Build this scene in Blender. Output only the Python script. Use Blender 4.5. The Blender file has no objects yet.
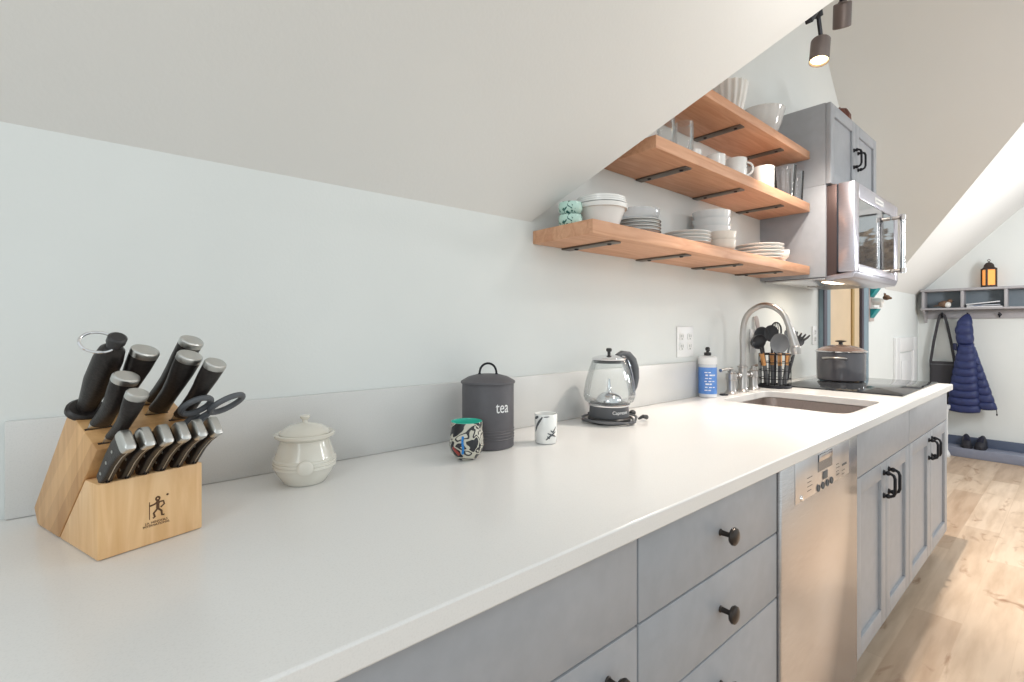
import bpy, bmesh, math, random
from mathutils import Vector, Matrix
random.seed(7)
SC = bpy.context.scene
COL = SC.collection
PI = math.pi
R = math.radians

# ------------------------------------------------------------------ materials
def mat(name, col, rough=.5, metal=0., col2=None, scale=8., detail=3., stretch=(1, 1, 1), bump=0., bscale=None,
        spec=.5, coat=0., trans=0., ior=1.45, emit=None, estr=0., ramp=(.35, .65), alpha=None):
    m = bpy.data.materials.new(name); m.use_nodes = True
    nt = m.node_tree; b = nt.nodes['Principled BSDF']
    b.inputs['Base Color'].default_value = (*col, 1)
    b.inputs['Roughness'].default_value = rough
    b.inputs['Metallic'].default_value = metal
    b.inputs['Specular IOR Level'].default_value = spec
    b.inputs['Coat Weight'].default_value = coat
    b.inputs['Transmission Weight'].default_value = trans
    b.inputs['IOR'].default_value = ior
    if emit:
        b.inputs['Emission Color'].default_value = (*emit, 1); b.inputs['Emission Strength'].default_value = estr
    tc = nt.nodes.new('ShaderNodeTexCoord'); mp = nt.nodes.new('ShaderNodeMapping')
    mp.inputs['Scale'].default_value = stretch
    nt.links.new(tc.outputs['Object'], mp.inputs['Vector'])
    nz = nt.nodes.new('ShaderNodeTexNoise'); nz.inputs['Scale'].default_value = scale; nz.inputs['Detail'].default_value = detail
    nt.links.new(mp.outputs['Vector'], nz.inputs['Vector'])
    rp = nt.nodes.new('ShaderNodeValToRGB')
    c2 = col2 if col2 else tuple(min(1, c * .94) for c in col)
    rp.color_ramp.elements[0].color = (*c2, 1); rp.color_ramp.elements[0].position = ramp[0]
    rp.color_ramp.elements[1].color = (*col, 1); rp.color_ramp.elements[1].position = ramp[1]
    nt.links.new(nz.outputs['Fac'], rp.inputs['Fac'])
    nt.links.new(rp.outputs['Color'], b.inputs['Base Color'])
    if bump:
        n2 = nt.nodes.new('ShaderNodeTexNoise'); n2.inputs['Scale'].default_value = bscale or scale * 4; n2.inputs['Detail'].default_value = 4
        nt.links.new(mp.outputs['Vector'], n2.inputs['Vector'])
        bp = nt.nodes.new('ShaderNodeBump'); bp.inputs['Strength'].default_value = bump; bp.inputs['Distance'].default_value = .002
        nt.links.new(n2.outputs['Fac'], bp.inputs['Height']); nt.links.new(bp.outputs['Normal'], b.inputs['Normal'])
    return m

def floor_mat():
    m = bpy.data.materials.new('maple_planks'); m.use_nodes = True
    nt = m.node_tree; b = nt.nodes['Principled BSDF']; L = nt.links.new; N = nt.nodes.new
    tc = N('ShaderNodeTexCoord'); br = N('ShaderNodeTexBrick')
    br.inputs['Scale'].default_value = 1; br.inputs['Brick Width'].default_value = 1.35; br.inputs['Row Height'].default_value = .155
    br.inputs['Mortar Size'].default_value = .0012; br.offset = .37; br.inputs['Bias'].default_value = 0
    br.inputs['Color1'].default_value = (0, 0, 0, 1); br.inputs['Color2'].default_value = (1, 1, 1, 1); br.inputs['Mortar'].default_value = (.3, .3, .3, 1)
    L(tc.outputs['Object'], br.inputs['Vector'])
    pl = N('ShaderNodeValToRGB'); e = pl.color_ramp.elements
    e[0].color = (.52, .38, .27, 1); e[1].color = (.70, .56, .43, 1)
    x = pl.color_ramp.elements.new(.5); x.color = (.62, .48, .355, 1)
    L(br.outputs['Color'], pl.inputs['Fac'])
    mp = N('ShaderNodeMapping'); mp.inputs['Scale'].default_value = (1.2, 9, 1); L(tc.outputs['Object'], mp.inputs['Vector'])
    nz = N('ShaderNodeTexNoise'); nz.inputs['Scale'].default_value = 2.2; nz.inputs['Detail'].default_value = 6; L(mp.outputs['Vector'], nz.inputs['Vector'])
    gr = N('ShaderNodeValToRGB'); gr.color_ramp.elements[0].color = (.72, .66, .6, 1); gr.color_ramp.elements[0].position = .3
    gr.color_ramp.elements[1].color = (1, 1, 1, 1); gr.color_ramp.elements[1].position = .6
    L(nz.outputs['Fac'], gr.inputs['Fac'])
    mx = N('ShaderNodeMix'); mx.data_type = 'RGBA'; mx.blend_type = 'MULTIPLY'; mx.inputs[0].default_value = .8
    L(pl.outputs['Color'], mx.inputs[6]); L(gr.outputs['Color'], mx.inputs[7])
    mp2 = N('ShaderNodeMapping'); mp2.inputs['Scale'].default_value = (2.2, 5, 1); L(tc.outputs['Object'], mp2.inputs['Vector'])
    n2 = N('ShaderNodeTexNoise'); n2.inputs['Scale'].default_value = 1.7; n2.inputs['Detail'].default_value = 4; n2.inputs['Distortion'].default_value = 1.2
    L(mp2.outputs['Vector'], n2.inputs['Vector'])
    kn = N('ShaderNodeValToRGB'); kn.color_ramp.elements[0].position = .60; kn.color_ramp.elements[0].color = (1, 1, 1, 1)
    kn.color_ramp.elements[1].position = .74; kn.color_ramp.elements[1].color = (.55, .42, .34, 1); L(n2.outputs['Fac'], kn.inputs['Fac'])
    m2 = N('ShaderNodeMix'); m2.data_type = 'RGBA'; m2.blend_type = 'MULTIPLY'; m2.inputs[0].default_value = 1
    L(mx.outputs[2], m2.inputs[6]); L(kn.outputs['Color'], m2.inputs[7])
    L(m2.outputs[2], b.inputs['Base Color']); b.inputs['Roughness'].default_value = .42
    return m

def wood_mat(name, c1, c2, axis='X', scale=4., rough=.45, stretch=14., dist=1.5):
    m = bpy.data.materials.new(name); m.use_nodes = True
    nt = m.node_tree; b = nt.nodes['Principled BSDF']; L = nt.links.new; N = nt.nodes.new
    tc = N('ShaderNodeTexCoord'); mp = N('ShaderNodeMapping')
    s = {'X': (1, stretch, stretch), 'Y': (stretch, 1, stretch), 'Z': (stretch, stretch, 1)}[axis]
    mp.inputs['Scale'].default_value = s; L(tc.outputs['Object'], mp.inputs['Vector'])
    nz = N('ShaderNodeTexNoise'); nz.inputs['Scale'].default_value = scale; nz.inputs['Detail'].default_value = 8; nz.inputs['Distortion'].default_value = dist
    L(mp.outputs['Vector'], nz.inputs['Vector'])
    rp = N('ShaderNodeValToRGB'); rp.color_ramp.elements[0].position = .3; rp.color_ramp.elements[0].color = (*c2, 1)
    rp.color_ramp.elements[1].position = .68; rp.color_ramp.elements[1].color = (*c1, 1)
    L(nz.outputs['Fac'], rp.inputs['Fac']); L(rp.outputs['Color'], b.inputs['Base Color'])
    bp = N('ShaderNodeBump'); bp.inputs['Strength'].default_value = .15; bp.inputs['Distance'].default_value = .001
    L(nz.outputs['Fac'], bp.inputs['Height']); L(bp.outputs['Normal'], b.inputs['Normal'])
    b.inputs['Roughness'].default_value = rough
    return m

def glass_mat(name, tint=(1, 1, 1), rough=.02, ior=1.45, opac=.12, body=(.8, .82, .84), fres=.5):
    # thin-walled vessel glass: mostly see-through with fresnel reflection, works from every side
    m = bpy.data.materials.new(name); m.use_nodes = True
    nt = m.node_tree; nt.nodes.clear(); L = nt.links.new; N = nt.nodes.new
    out = N('ShaderNodeOutputMaterial'); tr = N('ShaderNodeBsdfTransparent'); tr.inputs['Color'].default_value = (*tint, 1)
    gl = N('ShaderNodeBsdfGlossy'); gl.inputs['Roughness'].default_value = rough
    df = N('ShaderNodeBsdfDiffuse')
    nz = N('ShaderNodeTexNoise'); nz.inputs['Scale'].default_value = 20
    rp = N('ShaderNodeValToRGB'); rp.color_ramp.elements[0].color = (*[c * .92 for c in body], 1); rp.color_ramp.elements[1].color = (*body, 1)
    L(nz.outputs['Fac'], rp.inputs['Fac']); L(rp.outputs['Color'], df.inputs['Color'])
    lw = N('ShaderNodeLayerWeight'); lw.inputs['Blend'].default_value = .25
    m1 = N('ShaderNodeMixShader'); m1.inputs[0].default_value = opac; L(tr.outputs[0], m1.inputs[1]); L(df.outputs[0], m1.inputs[2])
    mu = N('ShaderNodeMath'); mu.operation = 'MULTIPLY'; mu.inputs[1].default_value = fres; L(lw.outputs['Fresnel'], mu.inputs[0])
    m2 = N('ShaderNodeMixShader'); L(mu.outputs[0], m2.inputs[0]); L(m1.outputs[0], m2.inputs[1]); L(gl.outputs[0], m2.inputs[2])
    L(m2.outputs[0], out.inputs['Surface'])
    return m

def pattern_mat(name, base, dark, scale, thr=.5, extra=None, rough=.25, kind='noise', dist=2.5):
    m = bpy.data.materials.new(name); m.use_nodes = True
    nt = m.node_tree; b = nt.nodes['Principled BSDF']; L = nt.links.new; N = nt.nodes.new
    tc = N('ShaderNodeTexCoord'); mp = N('ShaderNodeMapping'); mp.inputs['Rotation'].default_value = (.4, .7, .3); L(tc.outputs['Object'], mp.inputs['Vector'])
    nz = N('ShaderNodeTexNoise'); nz.inputs['Scale'].default_value = scale; nz.inputs['Detail'].default_value = 1.5; nz.inputs['Distortion'].default_value = dist
    L(mp.outputs['Vector'], nz.inputs['Vector'])
    rp = N('ShaderNodeValToRGB'); rp.color_ramp.interpolation = 'CONSTANT'
    e = rp.color_ramp.elements; e[0].color = (*dark, 1); e[0].position = 0; e[1].color = (*base, 1); e[1].position = thr
    if extra:
        for p, c in extra:
            x = e.new(p); x.color = (*c, 1)
    L(nz.outputs['Fac'], rp.inputs['Fac']); L(rp.outputs['Color'], b.inputs['Base Color']); b.inputs['Roughness'].default_value = rough
    return m

M = {}
M['wall'] = mat('wall_paint', (.73, .75, .735), .85, col2=(.71, .73, .715), scale=3, bump=.12, bscale=160)
M['ceil'] = mat('ceiling_paint', (.735, .73, .71), .9, col2=(.72, .715, .695), scale=2, bump=.15, bscale=120)
M['floor'] = floor_mat()
M['trimw'] = mat('white_trim_paint', (.8, .8, .8), .4, scale=5)
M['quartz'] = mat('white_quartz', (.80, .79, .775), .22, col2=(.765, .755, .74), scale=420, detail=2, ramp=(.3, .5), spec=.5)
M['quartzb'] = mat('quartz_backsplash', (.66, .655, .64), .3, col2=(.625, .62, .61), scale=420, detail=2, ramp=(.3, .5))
M['cab'] = mat('blue_grey_cabinet_paint', (.365, .38, .41), .42, scale=30, bump=.05, bscale=200)
M['cabin'] = mat('cabinet_gap_dark', (.03, .04, .055), .8, scale=30)
M['steel'] = mat('brushed_stainless', (.66, .64, .64), .24, 1., col2=(.58, .56, .56), scale=60, stretch=(.3, 1, 12), detail=2)
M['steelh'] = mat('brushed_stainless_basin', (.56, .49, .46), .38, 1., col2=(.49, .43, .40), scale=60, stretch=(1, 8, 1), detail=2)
M['nickel'] = mat('brushed_nickel', (.52, .49, .47), .32, 1., scale=30)
M['chrome'] = mat('polished_chrome', (.8, .8, .82), .08, 1., scale=20)
M['cap'] = mat('satin_steel', (.62, .62, .6), .35, 1., scale=40)
M['blackm'] = mat('black_metal', (.025, .025, .03), .4, .6, scale=30)
M['bronze'] = mat('dark_bronze', (.07, .06, .055), .28, .85, scale=30)
M['brkt'] = mat('gunmetal_bracket', (.16, .14, .12), .45, .7, scale=40)
M['lampm'] = mat('bronze_lamp_housing', (.17, .14, .13), .45, .5, scale=30)
M['blackp'] = mat('black_plastic', (.035, .033, .034), .4, scale=40)
M['handle'] = mat('black_knife_handle', (.022, .017, .016), .38, scale=220, col2=(.012, .01, .009), bump=.2, bscale=400)
M['greyp'] = mat('dark_grey_plastic', (.11, .115, .125), .45, scale=40)
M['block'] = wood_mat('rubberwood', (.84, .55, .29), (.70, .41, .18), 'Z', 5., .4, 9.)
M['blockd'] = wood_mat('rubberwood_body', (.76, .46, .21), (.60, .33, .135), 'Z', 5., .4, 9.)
def laminate(m):
    nt = m.node_tree; L = nt.links.new; N = nt.nodes.new; b = nt.nodes['Principled BSDF']
    src = b.inputs['Base Color'].links[0].from_socket
    tc = N('ShaderNodeTexCoord'); dt = N('ShaderNodeVectorMath'); dt.operation = 'DOT_PRODUCT'; dt.inputs[1].default_value = (0, .69, .72)
    L(tc.outputs['Object'], dt.inputs[0])
    mu = N('ShaderNodeMath'); mu.operation = 'MULTIPLY'; mu.inputs[1].default_value = 42; L(dt.outputs['Value'], mu.inputs[0])
    fl = N('ShaderNodeMath'); fl.operation = 'FLOOR'; L(mu.outputs[0], fl.inputs[0])
    wn = N('ShaderNodeTexWhiteNoise'); wn.noise_dimensions = '1D'; L(fl.outputs[0], wn.inputs['W'])
    rp_ = N('ShaderNodeValToRGB'); rp_.color_ramp.elements[0].color = (.72, .66, .60, 1); rp_.color_ramp.elements[1].color = (1.0, 1.0, 1.0, 1); L(wn.outputs['Value'], rp_.inputs['Fac'])
    mx = N('ShaderNodeMix'); mx.data_type = 'RGBA'; mx.blend_type = 'MULTIPLY'; mx.inputs[0].default_value = 1
    L(src, mx.inputs[6]); L(rp_.outputs['Color'], mx.inputs[7]); L(mx.outputs[2], b.inputs['Base Color'])
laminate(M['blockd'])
M['burn'] = mat('branded_brown', (.11, .05, .02), .7, scale=50)
M['slot'] = mat('dark_slot', (.05, .03, .02), .9, scale=50)
M['shelf'] = wood_mat('oiled_fir_shelf', (.66, .37, .225), (.52, .255, .14), 'X', 3., .5, 12.)
M['cream'] = mat('cream_glaze', (.76, .74, .67), .22, col2=(.68, .64, .56), scale=9, coat=.4)
M['white'] = mat('white_porcelain', (.88, .88, .86), .2, scale=10, coat=.3)
M['whiteg'] = mat('pale_grey_porcelain', (.78, .79, .79), .25, scale=10, coat=.3)
M['bisque'] = mat('cream_porcelain', (.80, .72, .64), .3, scale=10)
M['plateline'] = mat('dark_rim_band', (.05, .07, .08), .3, scale=10)
M['brownp'] = mat('terracotta_plate', (.40, .2, .13), .4, scale=10)
M['mint'] = pattern_mat('mint_floral_glaze', (.50, .72, .64), (.02, .13, .11), 34, .43)
M['mintin'] = mat('turquoise_glaze', (.05, .56, .42), .2, scale=10)
M['swirl'] = pattern_mat('swirled_black_white_glaze', (.55, .53, .45), (.02, .022, .028), 10, .43, [(.50, (.03, .03, .035)), (.545, (.62, .60, .52)), (.61, (.06, .05, .05)), (.66, (.6, .58, .5))], dist=3)
M['blue'] = mat('bright_blue', (.02, .22, .60), .3, scale=10)
M['branch'] = pattern_mat('white_brushed_branch_glaze', (.74, .75, .73), (.03, .03, .03), 15, .39, dist=2)
M['canist'] = mat('charcoal_enamel', (.105, .10, .11), .5, scale=60)
M['letter'] = mat('white_lettering', (.85, .85, .85), .5, scale=10)
M['glass'] = glass_mat('clear_glass', (.97, .98, .98), opac=.05)
M['glassr'] = glass_mat('ribbed_glass', (.93, .94, .95), opac=.06, fres=1.0)
M['soapb'] = mat('blue_label', (.10, .25, .66), .4, col2=(.13, .30, .7), scale=40)
M['soapl'] = mat('clear_soap', (.72, .74, .78), .15, scale=10)
M['cordm'] = mat('grey_cord', (.12, .12, .13), .4, scale=20)
M['cook'] = mat('black_ceramic_glass', (.025, .027, .03), .06, scale=10, spec=.28)
M['pot'] = mat('grey_enamel_pot', (.12, .115, .13), .16, scale=10, coat=.6)
M['potlid'] = mat('copper_tinted_lid', (.42, .30, .26), .2, .6, scale=10)
M['woodh'] = wood_mat('orange_wood_handle', (.70, .36, .14), (.5, .23, .08), 'Z', 12., .45, 6.)
M['tool'] = mat('dark_nylon', (.05, .05, .055), .38, scale=30)
M['toolg'] = mat('grey_silicone', (.13, .135, .145), .4, scale=30)
M['mwglass'] = mat('tinted_oven_glass', (.03, .03, .034), .04, scale=10, spec=1., coat=1.)
M['mwdark'] = mat('brown_black_steel', (.10, .065, .06), .3, .6, scale=60, stretch=(1, 1, 8))
M['copper'] = mat('dark_copper', (.20, .075, .055), .35, .5, col2=(.12, .05, .04), scale=20)
M['navy'] = mat('navy_quilted_nylon', (.024, .035, .125), .5, scale=30, col2=(.018, .027, .095), bump=.4, bscale=60)
M['navyin'] = mat('dark_navy_lining', (.012, .015, .05), .6, scale=30)
M['bag'] = mat('charcoal_canvas', (.055, .052, .058), .85, scale=120, bump=.4, bscale=400)
M['coat'] = mat('grey_painted_wood', (.40, .385, .40), .5, scale=20)
M['coatb'] = mat('slate_painted_back', (.20, .235, .265), .6, scale=20)
M['slate'] = mat('slate_baseboard_paint', (.10, .125, .19), .5, scale=20)
M['slatel'] = mat('grey_blue_plinth_paint', (.26, .28, .36), .5, scale=20)
M['amber'] = mat('amber_lantern_glass', (.85, .35, .08), .3, scale=30, emit=(1, .38, .08), estr=.55)
M['lantern'] = mat('dark_lantern_iron', (.05, .035, .03), .5, .5, scale=30)
M['bulb'] = mat('warm_bulb', (1, .85, .5), .3, emit=(1, .72, .34), estr=9., scale=10)
M['hoodl'] = mat('hood_lamp_lens', (1, .9, .75), .3, emit=(1, .82, .6), estr=5., scale=10)
M['casing'] = mat('slate_blue_casing', (.22, .30, .35), .5, scale=20)
M['casingd'] = mat('dark_jamb', (.07, .065, .09), .5, scale=20)
M['leaf'] = mat('cream_door_paint', (.72, .55, .36), .5, scale=5)
M['gold'] = mat('ochre_edge', (.42, .27, .09), .5, scale=5)
M['teal'] = mat('teal_paint', (.02, .28, .30), .45, scale=20)
M['weather'] = mat('weathered_wood', (.5, .42, .4), .6, scale=20)
M['brown'] = mat('brown_feather', (.22, .13, .08), .7, scale=60, col2=(.10, .06, .04))
M['fur'] = mat('white_ceramic_animal', (.78, .76, .72), .5, scale=20)
M['paper'] = mat('paper_white', (.75, .75, .77), .7, scale=20)
M['paperb'] = mat('magazine_cover', (.20, .24, .34), .4, scale=14, col2=(.6, .6, .62))
M['hedge'] = mat('autumn_hedge_leaves', (.62, .42, .25), .8, col2=(.16, .09, .05), scale=9)
M['rubber'] = mat('black_shoe_rubber', (.022, .022, .03), .5, scale=30)
M['mark'] = mat('grey_printed_mark', (.10, .11, .12), .5, scale=30)
M['redp'] = mat('red_glaze', (.32, .05, .04), .3, scale=20)

# ------------------------------------------------------------------ geometry helpers
class MB:
    def __init__(s): s.bm = bmesh.new()
    def _add(s, vs, fs):
        v = [s.bm.verts.new(p) for p in vs]
        out = []
        for f in fs:
            try: out.append(s.bm.faces.new([v[i] for i in f]))
            except ValueError: pass
        return v, out
    def box(s, a, b, bev=0., seg=2):
        (x0, y0, z0), (x1, y1, z1) = a, b
        vs = [(x, y, z) for x in (x0, x1) for y in (y0, y1) for z in (z0, z1)]
        fs = [(0, 1, 3, 2), (4, 6, 7, 5), (0, 4, 5, 1), (2, 3, 7, 6), (0, 2, 6, 4), (1, 5, 7, 3)]
        v, f = s._add(vs, fs)
        if bev:
            es = list({e for q in f for e in q.edges})
            bmesh.ops.bevel(s.bm, geom=es, offset=bev, segments=seg, affect='EDGES', profile=.5)
        return s
    def prism(s, pts, axis, a0, a1, bev=0., seg=2):
        def P(p, a):
            return {'x': (a, p[0], p[1]), 'y': (p[0], a, p[1]), 'z': (p[0], p[1], a)}[axis]
        n = len(pts)
        vs = [P(p, a0) for p in pts] + [P(p, a1) for p in pts]
        fs = [tuple(range(n)), tuple(range(2 * n - 1, n - 1, -1))] + [(i, (i + 1) % n, n + (i + 1) % n, n + i) for i in range(n)]
        v, f = s._add(vs, fs)
        if bev:
            es = list({e for q in f for e in q.edges})
            bmesh.ops.bevel(s.bm, geom=es, offset=bev, segments=seg, affect='EDGES', profile=.5)
        return s
    def loft(s, rings, closed_ends=True):
        n = len(rings[0]); vs = [p for r in rings for p in r]; fs = []
        for k in range(len(rings) - 1):
            for i in range(n):
                j = (i + 1) % n
                fs.append((k * n + i, k * n + j, (k + 1) * n + j, (k + 1) * n + i))
        if closed_ends:
            fs.append(tuple(range(n - 1, -1, -1))); fs.append(tuple((len(rings) - 1) * n + i for i in range(n)))
        s._add(vs, fs); return s
    def lathe(s, prof, c=(0, 0, 0), seg=40, fn=None):
        # prof: (r, z) from one end to the other; r = 0 closes the end
        rings = []
        for r, z in prof:
            ring = []
            for i in range(seg):
                a = 2 * PI * i / seg
                q = (r * math.cos(a), r * math.sin(a), z)
                if fn: q = fn(q, a)
                ring.append((q[0] + c[0], q[1] + c[1], q[2] + c[2]))
            rings.append(ring)
        s.loft(rings, closed_ends=False)
        bmesh.ops.remove_doubles(s.bm, verts=s.bm.verts, dist=1e-6)
        return s
    def cyl(s, p0, p1, r0, r1=None, seg=20):
        return s.tube([p0, p1], [r0, r0 if r1 is None else r1], seg)
    def tube(s, pts, r, seg=10, closed=False):
        pts = [Vector(p) for p in pts]; n = len(pts)
        rs = r if isinstance(r, (list, tuple)) else [r] * n
        rings = []; up = None
        for i, p in enumerate(pts):
            if closed: t = pts[(i + 1) % n] - pts[i - 1]
            else: t = pts[min(i + 1, n - 1)] - pts[max(i - 1, 0)]
            t.normalize()
            if up is None:
                up = Vector((0, 0, 1)) if abs(t.z) < .9 else Vector((1, 0, 0))
            u = (up - t * up.dot(t)).normalized(); up = u; w = t.cross(u)
            rings.append([tuple(p + (u * math.cos(2 * PI * k / seg) + w * math.sin(2 * PI * k / seg)) * rs[i]) for k in range(seg)])
        if closed: rings.append(rings[0]); s.loft(rings, False); bmesh.ops.remove_doubles(s.bm, verts=s.bm.verts, dist=1e-7)
        else: s.loft(rings, True)
        return s
    def ball(s, c, r, seg=20, rings=12):
        rr = r if isinstance(r, (tuple, list)) else (r, r, r)
        prof = [(math.sin(PI * k / rings), -math.cos(PI * k / rings)) for k in range(rings + 1)]
        prof[0] = (0, -1); prof[-1] = (0, 1)
        return s.lathe(prof, c, seg, fn=lambda q, a: (q[0] * rr[0], q[1] * rr[1], q[2] * rr[2]))
    def xf(s, m):
        bmesh.ops.transform(s.bm, matrix=m, verts=s.bm.verts); return s
    def build(s, name, m, parent=None, angle=35, loc=None, flat=False):
        bmesh.ops.recalc_face_normals(s.bm, faces=s.bm.faces)
        me = bpy.data.meshes.new(name); s.bm.to_mesh(me); s.bm.free()
        me.materials.append(M[m] if isinstance(m, str) else m)
        if not flat:
            me.shade_smooth(); me.set_sharp_from_angle(angle=R(angle))
        o = bpy.data.objects.new(name, me); COL.objects.link(o)
        if parent: o.parent = parent
        if loc: o.location = loc
        return o

def tag(o, label, cat, group=None, kind=None):
    o['label'] = label; o['category'] = cat
    if group: o['group'] = group
    if kind: o['kind'] = kind
    return o
def thing(name, label, cat, loc=(0, 0, 0), rz=0, group=None):
    o = bpy.data.objects.new(name, None); COL.objects.link(o); o.empty_display_size = .02
    o.location = loc; o.rotation_euler = (0, 0, rz)
    return tag(o, label, cat, group)
def struct(o):
    o['kind'] = 'structure'; return o
def dup(o, label=None, loc=None, rz=None, parent=None):
    c = o.copy(); COL.objects.link(c)
    if parent: c.parent = parent
    if label: c['label'] = label
    if loc is not None: c.location = loc
    if rz is not None: c.rotation_euler = (0, 0, rz)
    for ch in list(o.children): dup(ch, parent=c)
    return c
def text(s, size, name, m, parent, mx, ext=.0003, align='CENTER', bold=0.):
    cu = bpy.data.curves.new(name, 'FONT'); cu.body = s; cu.size = size; cu.extrude = ext; cu.align_x = align; cu.offset = bold; cu.resolution_u = 3
    t = bpy.data.objects.new(name, cu); COL.objects.link(t)
    dg = bpy.context.evaluated_depsgraph_get(); me = bpy.data.meshes.new_from_object(t.evaluated_get(dg))
    bpy.data.objects.remove(t); me.materials.clear(); me.materials.append(M[m]); me.transform(mx)
    o = bpy.data.objects.new(name, me); COL.objects.link(o); o.parent = parent
    return o
def arc(c, r, a0, a1, n, f):
    return [f(c[0] + r * math.cos(a0 + (a1 - a0) * i / n), c[1] + r * math.sin(a0 + (a1 - a0) * i / n)) for i in range(n + 1)]
def rrect(x0, x1, y0, y1, r, n=6):
    p = []
    for cx, cy, a in ((x1 - r, y1 - r, 0), (x0 + r, y1 - r, PI / 2), (x0 + r, y0 + r, PI), (x1 - r, y0 + r, 3 * PI / 2)):
        p += [(cx + r * math.cos(a + PI / 2 * i / n), cy + r * math.sin(a + PI / 2 * i / n)) for i in range(n + 1)]
    return p
# matrix whose local x, y (text right / up) are given world directions
def basis(o, x, y):
    x = Vector(x).normalized(); y = Vector(y).normalized(); z = x.cross(y)
    return Matrix(((x.x, y.x, z.x, o[0]), (x.y, y.y, z.y, o[1]), (x.z, y.z, z.z, o[2]), (0, 0, 0, 1)))

# ------------------------------------------------------------------ the room
CT = .91                      # worktop height
WX = 6.36                     # end wall
T = 1.036                     # slope of the main roof
EZ = 1.53                     # height where the roof meets the back wall
VX0, VX1, RX = 1.02, 5.10, 3.06
RZ = EZ + RX - VX0
RY = -(RZ - EZ) / T
YO = -2.35
struct(MB().box((-2, -4.2, -.06), (WX + .1, .12, 0)).build('floor', 'floor', flat=True))
struct(MB().prism([(-2, 0), (WX, 0), (WX, EZ), (VX1, EZ), (RX, RZ), (VX0, EZ), (-2, EZ)], 'y', 0, .1).build('wall_back', 'wall', flat=True))
def sheet(name, pts, m, up):
    n = len(pts); vs = list(pts) + [(p[0] + up[0], p[1] + up[1], p[2] + up[2]) for p in pts]
    b = MB(); b._add(vs, [tuple(range(n)), tuple(range(2 * n - 1, n - 1, -1))] + [(i, (i + 1) % n, n + (i + 1) % n, n + i) for i in range(n)])
    return struct(b.build(name, m, flat=True))
zf = lambda y: EZ - T * y
sheet('ceiling_slope', [(x, y, zf(y)) for x, y in [(-2, 0), (VX0, 0), (RX, RY), (VX1, 0), (WX, 0), (WX, YO), (-2, YO)]], 'ceil', (0, .03, .04))
sheet('ceiling_dormer_left', [(VX0, 0, EZ), (RX, RY, RZ), (RX, .1, RZ), (VX0, .1, EZ)], 'ceil', (-.03, 0, .04))
sheet('ceiling_dormer_right', [(VX1, 0, EZ), (VX1, .1, EZ), (RX, .1, RZ), (RX, RY, RZ)], 'ceil', (.03, 0, .04))
# end wall with a window beside the frame of the view (it lights the floor and shows in the oven door)
WY0, WY1, WZ0, WZ1 = -1.95, -.84, 1.66, 2.42
b = MB()
b.prism([(.1, 0), (.1, EZ), (0, EZ), (WY1, zf(WY1)), (WY1, 0)], 'x', WX, WX + .1)
b.prism([(WY1, 0), (WY1, WZ0), (WY0, WZ0), (WY0, 0)], 'x', WX, WX + .1)
b.prism([(WY1, WZ1), (WY1, zf(WY1)), (WY0, zf(WY0)), (WY0, WZ1)], 'x', WX, WX + .1)
b.prism([(WY0, 0), (WY0, zf(WY0)), (YO, zf(YO)), (-4.2, zf(YO) - .3), (-4.2, 0)], 'x', WX, WX + .1)
struct(b.build('wall_right', 'wall', flat=True))
w = MB()
for y0, y1, z0, z1 in ((WY0 - .06, WY1 + .06, WZ0 - .06, WZ0), (WY0 - .06, WY1 + .06, WZ1, WZ1 + .06), (WY0 - .06, WY0, WZ0, WZ1), (WY1, WY1 + .06, WZ0, WZ1), (-1.16, -1.12, WZ0, WZ1), (-1.58, -1.54, WZ0, WZ1)):
    w.box((WX - .02, y0, z0), (WX + .06, y1, z1))
win = struct(w.build('window_1', 'trimw', flat=True))
g = MB().box((WX + .03, WY0, WZ0), (WX + .034, WY1, WZ1)).build('window_pane', 'glass', win, flat=True)
# hedge outside that window
b = MB()
for i in range(9000):
    c = Vector((random.uniform(7.48, 7.95), random.uniform(-3.6, .6), random.uniform(-.4, 2.40 + .06 * math.sin(i))))
    d = Vector((random.gauss(0, 1), random.gauss(0, 1), random.gauss(0, 1))).normalized(); e = d.orthogonal().normalized(); f = d.cross(e); r = random.uniform(.035, .075)
    b._add([tuple(c + e * r), tuple(c + f * r * .6), tuple(c - e * r), tuple(c - f * r * .6)], [(0, 1, 2, 3)])
b.box((7.75, -3.6, -.4), (8.3, .6, 2.30), .1, 3)
tag(b.build('hedge', 'hedge', flat=True), 'brown autumn hedge outside the end window, reflected in the oven door', 'hedge', kind='stuff')
# baseboard + plinth along the end wall
struct(MB().box((WX - .025, -4, 0), (WX, -.001, .165), .004).build('baseboard_right', 'slate'))
struct(MB().box((WX - .21, -4, 0), (WX - .026, -.001, .085), .005).build('trim_1', 'slatel'))
# narrow door in the back wall beyond the hob
c = MB()
c.box((3.50, -.028, 0), (3.64, 0, 2.0), .004); c.box((4.36, -.028, 0), (4.50, 0, 2.0), .004); c.box((3.641, -.028, 1.901), (4.359, 0, 2.0), .004)
dr = struct(c.build('door_1', 'casing'))
c = MB(); c.box((3.50, -.034, 0), (3.555, -.0285, 2.0)); c.box((4.325, -.03, 0), (4.37, -.012, 1.9)); c.build('door_jamb', 'casingd', dr, flat=True)
c = MB(); c.box((3.641, -.012, .01), (4.324, -.002, 1.9), .002)
lf = c.build('door_leaf', 'leaf', dr)
MB().box((4.12, -.022, .01), (4.17, -.0125, 1.9), .002).build('door_edge_strip', 'gold', lf)
# small white access door in the knee wall
c = MB(); c.box((5.36, -.022, .05), (5.50, 0, 1.115), .003); c.box((6.04, -.022, .05), (6.18, 0, 1.115), .003); c.box((5.501, -.022, .985), (6.039, 0, 1.115), .003)
d2 = struct(c.build('door_2', 'trimw'))
c = MB(); c.box((5.52, -.010, .05), (6.02, -.001, .97), .002); c.box((5.60, -.016, .2), (5.94, -.0105, .90), .004); c.build('door_leaf', 'trimw', d2)

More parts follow.
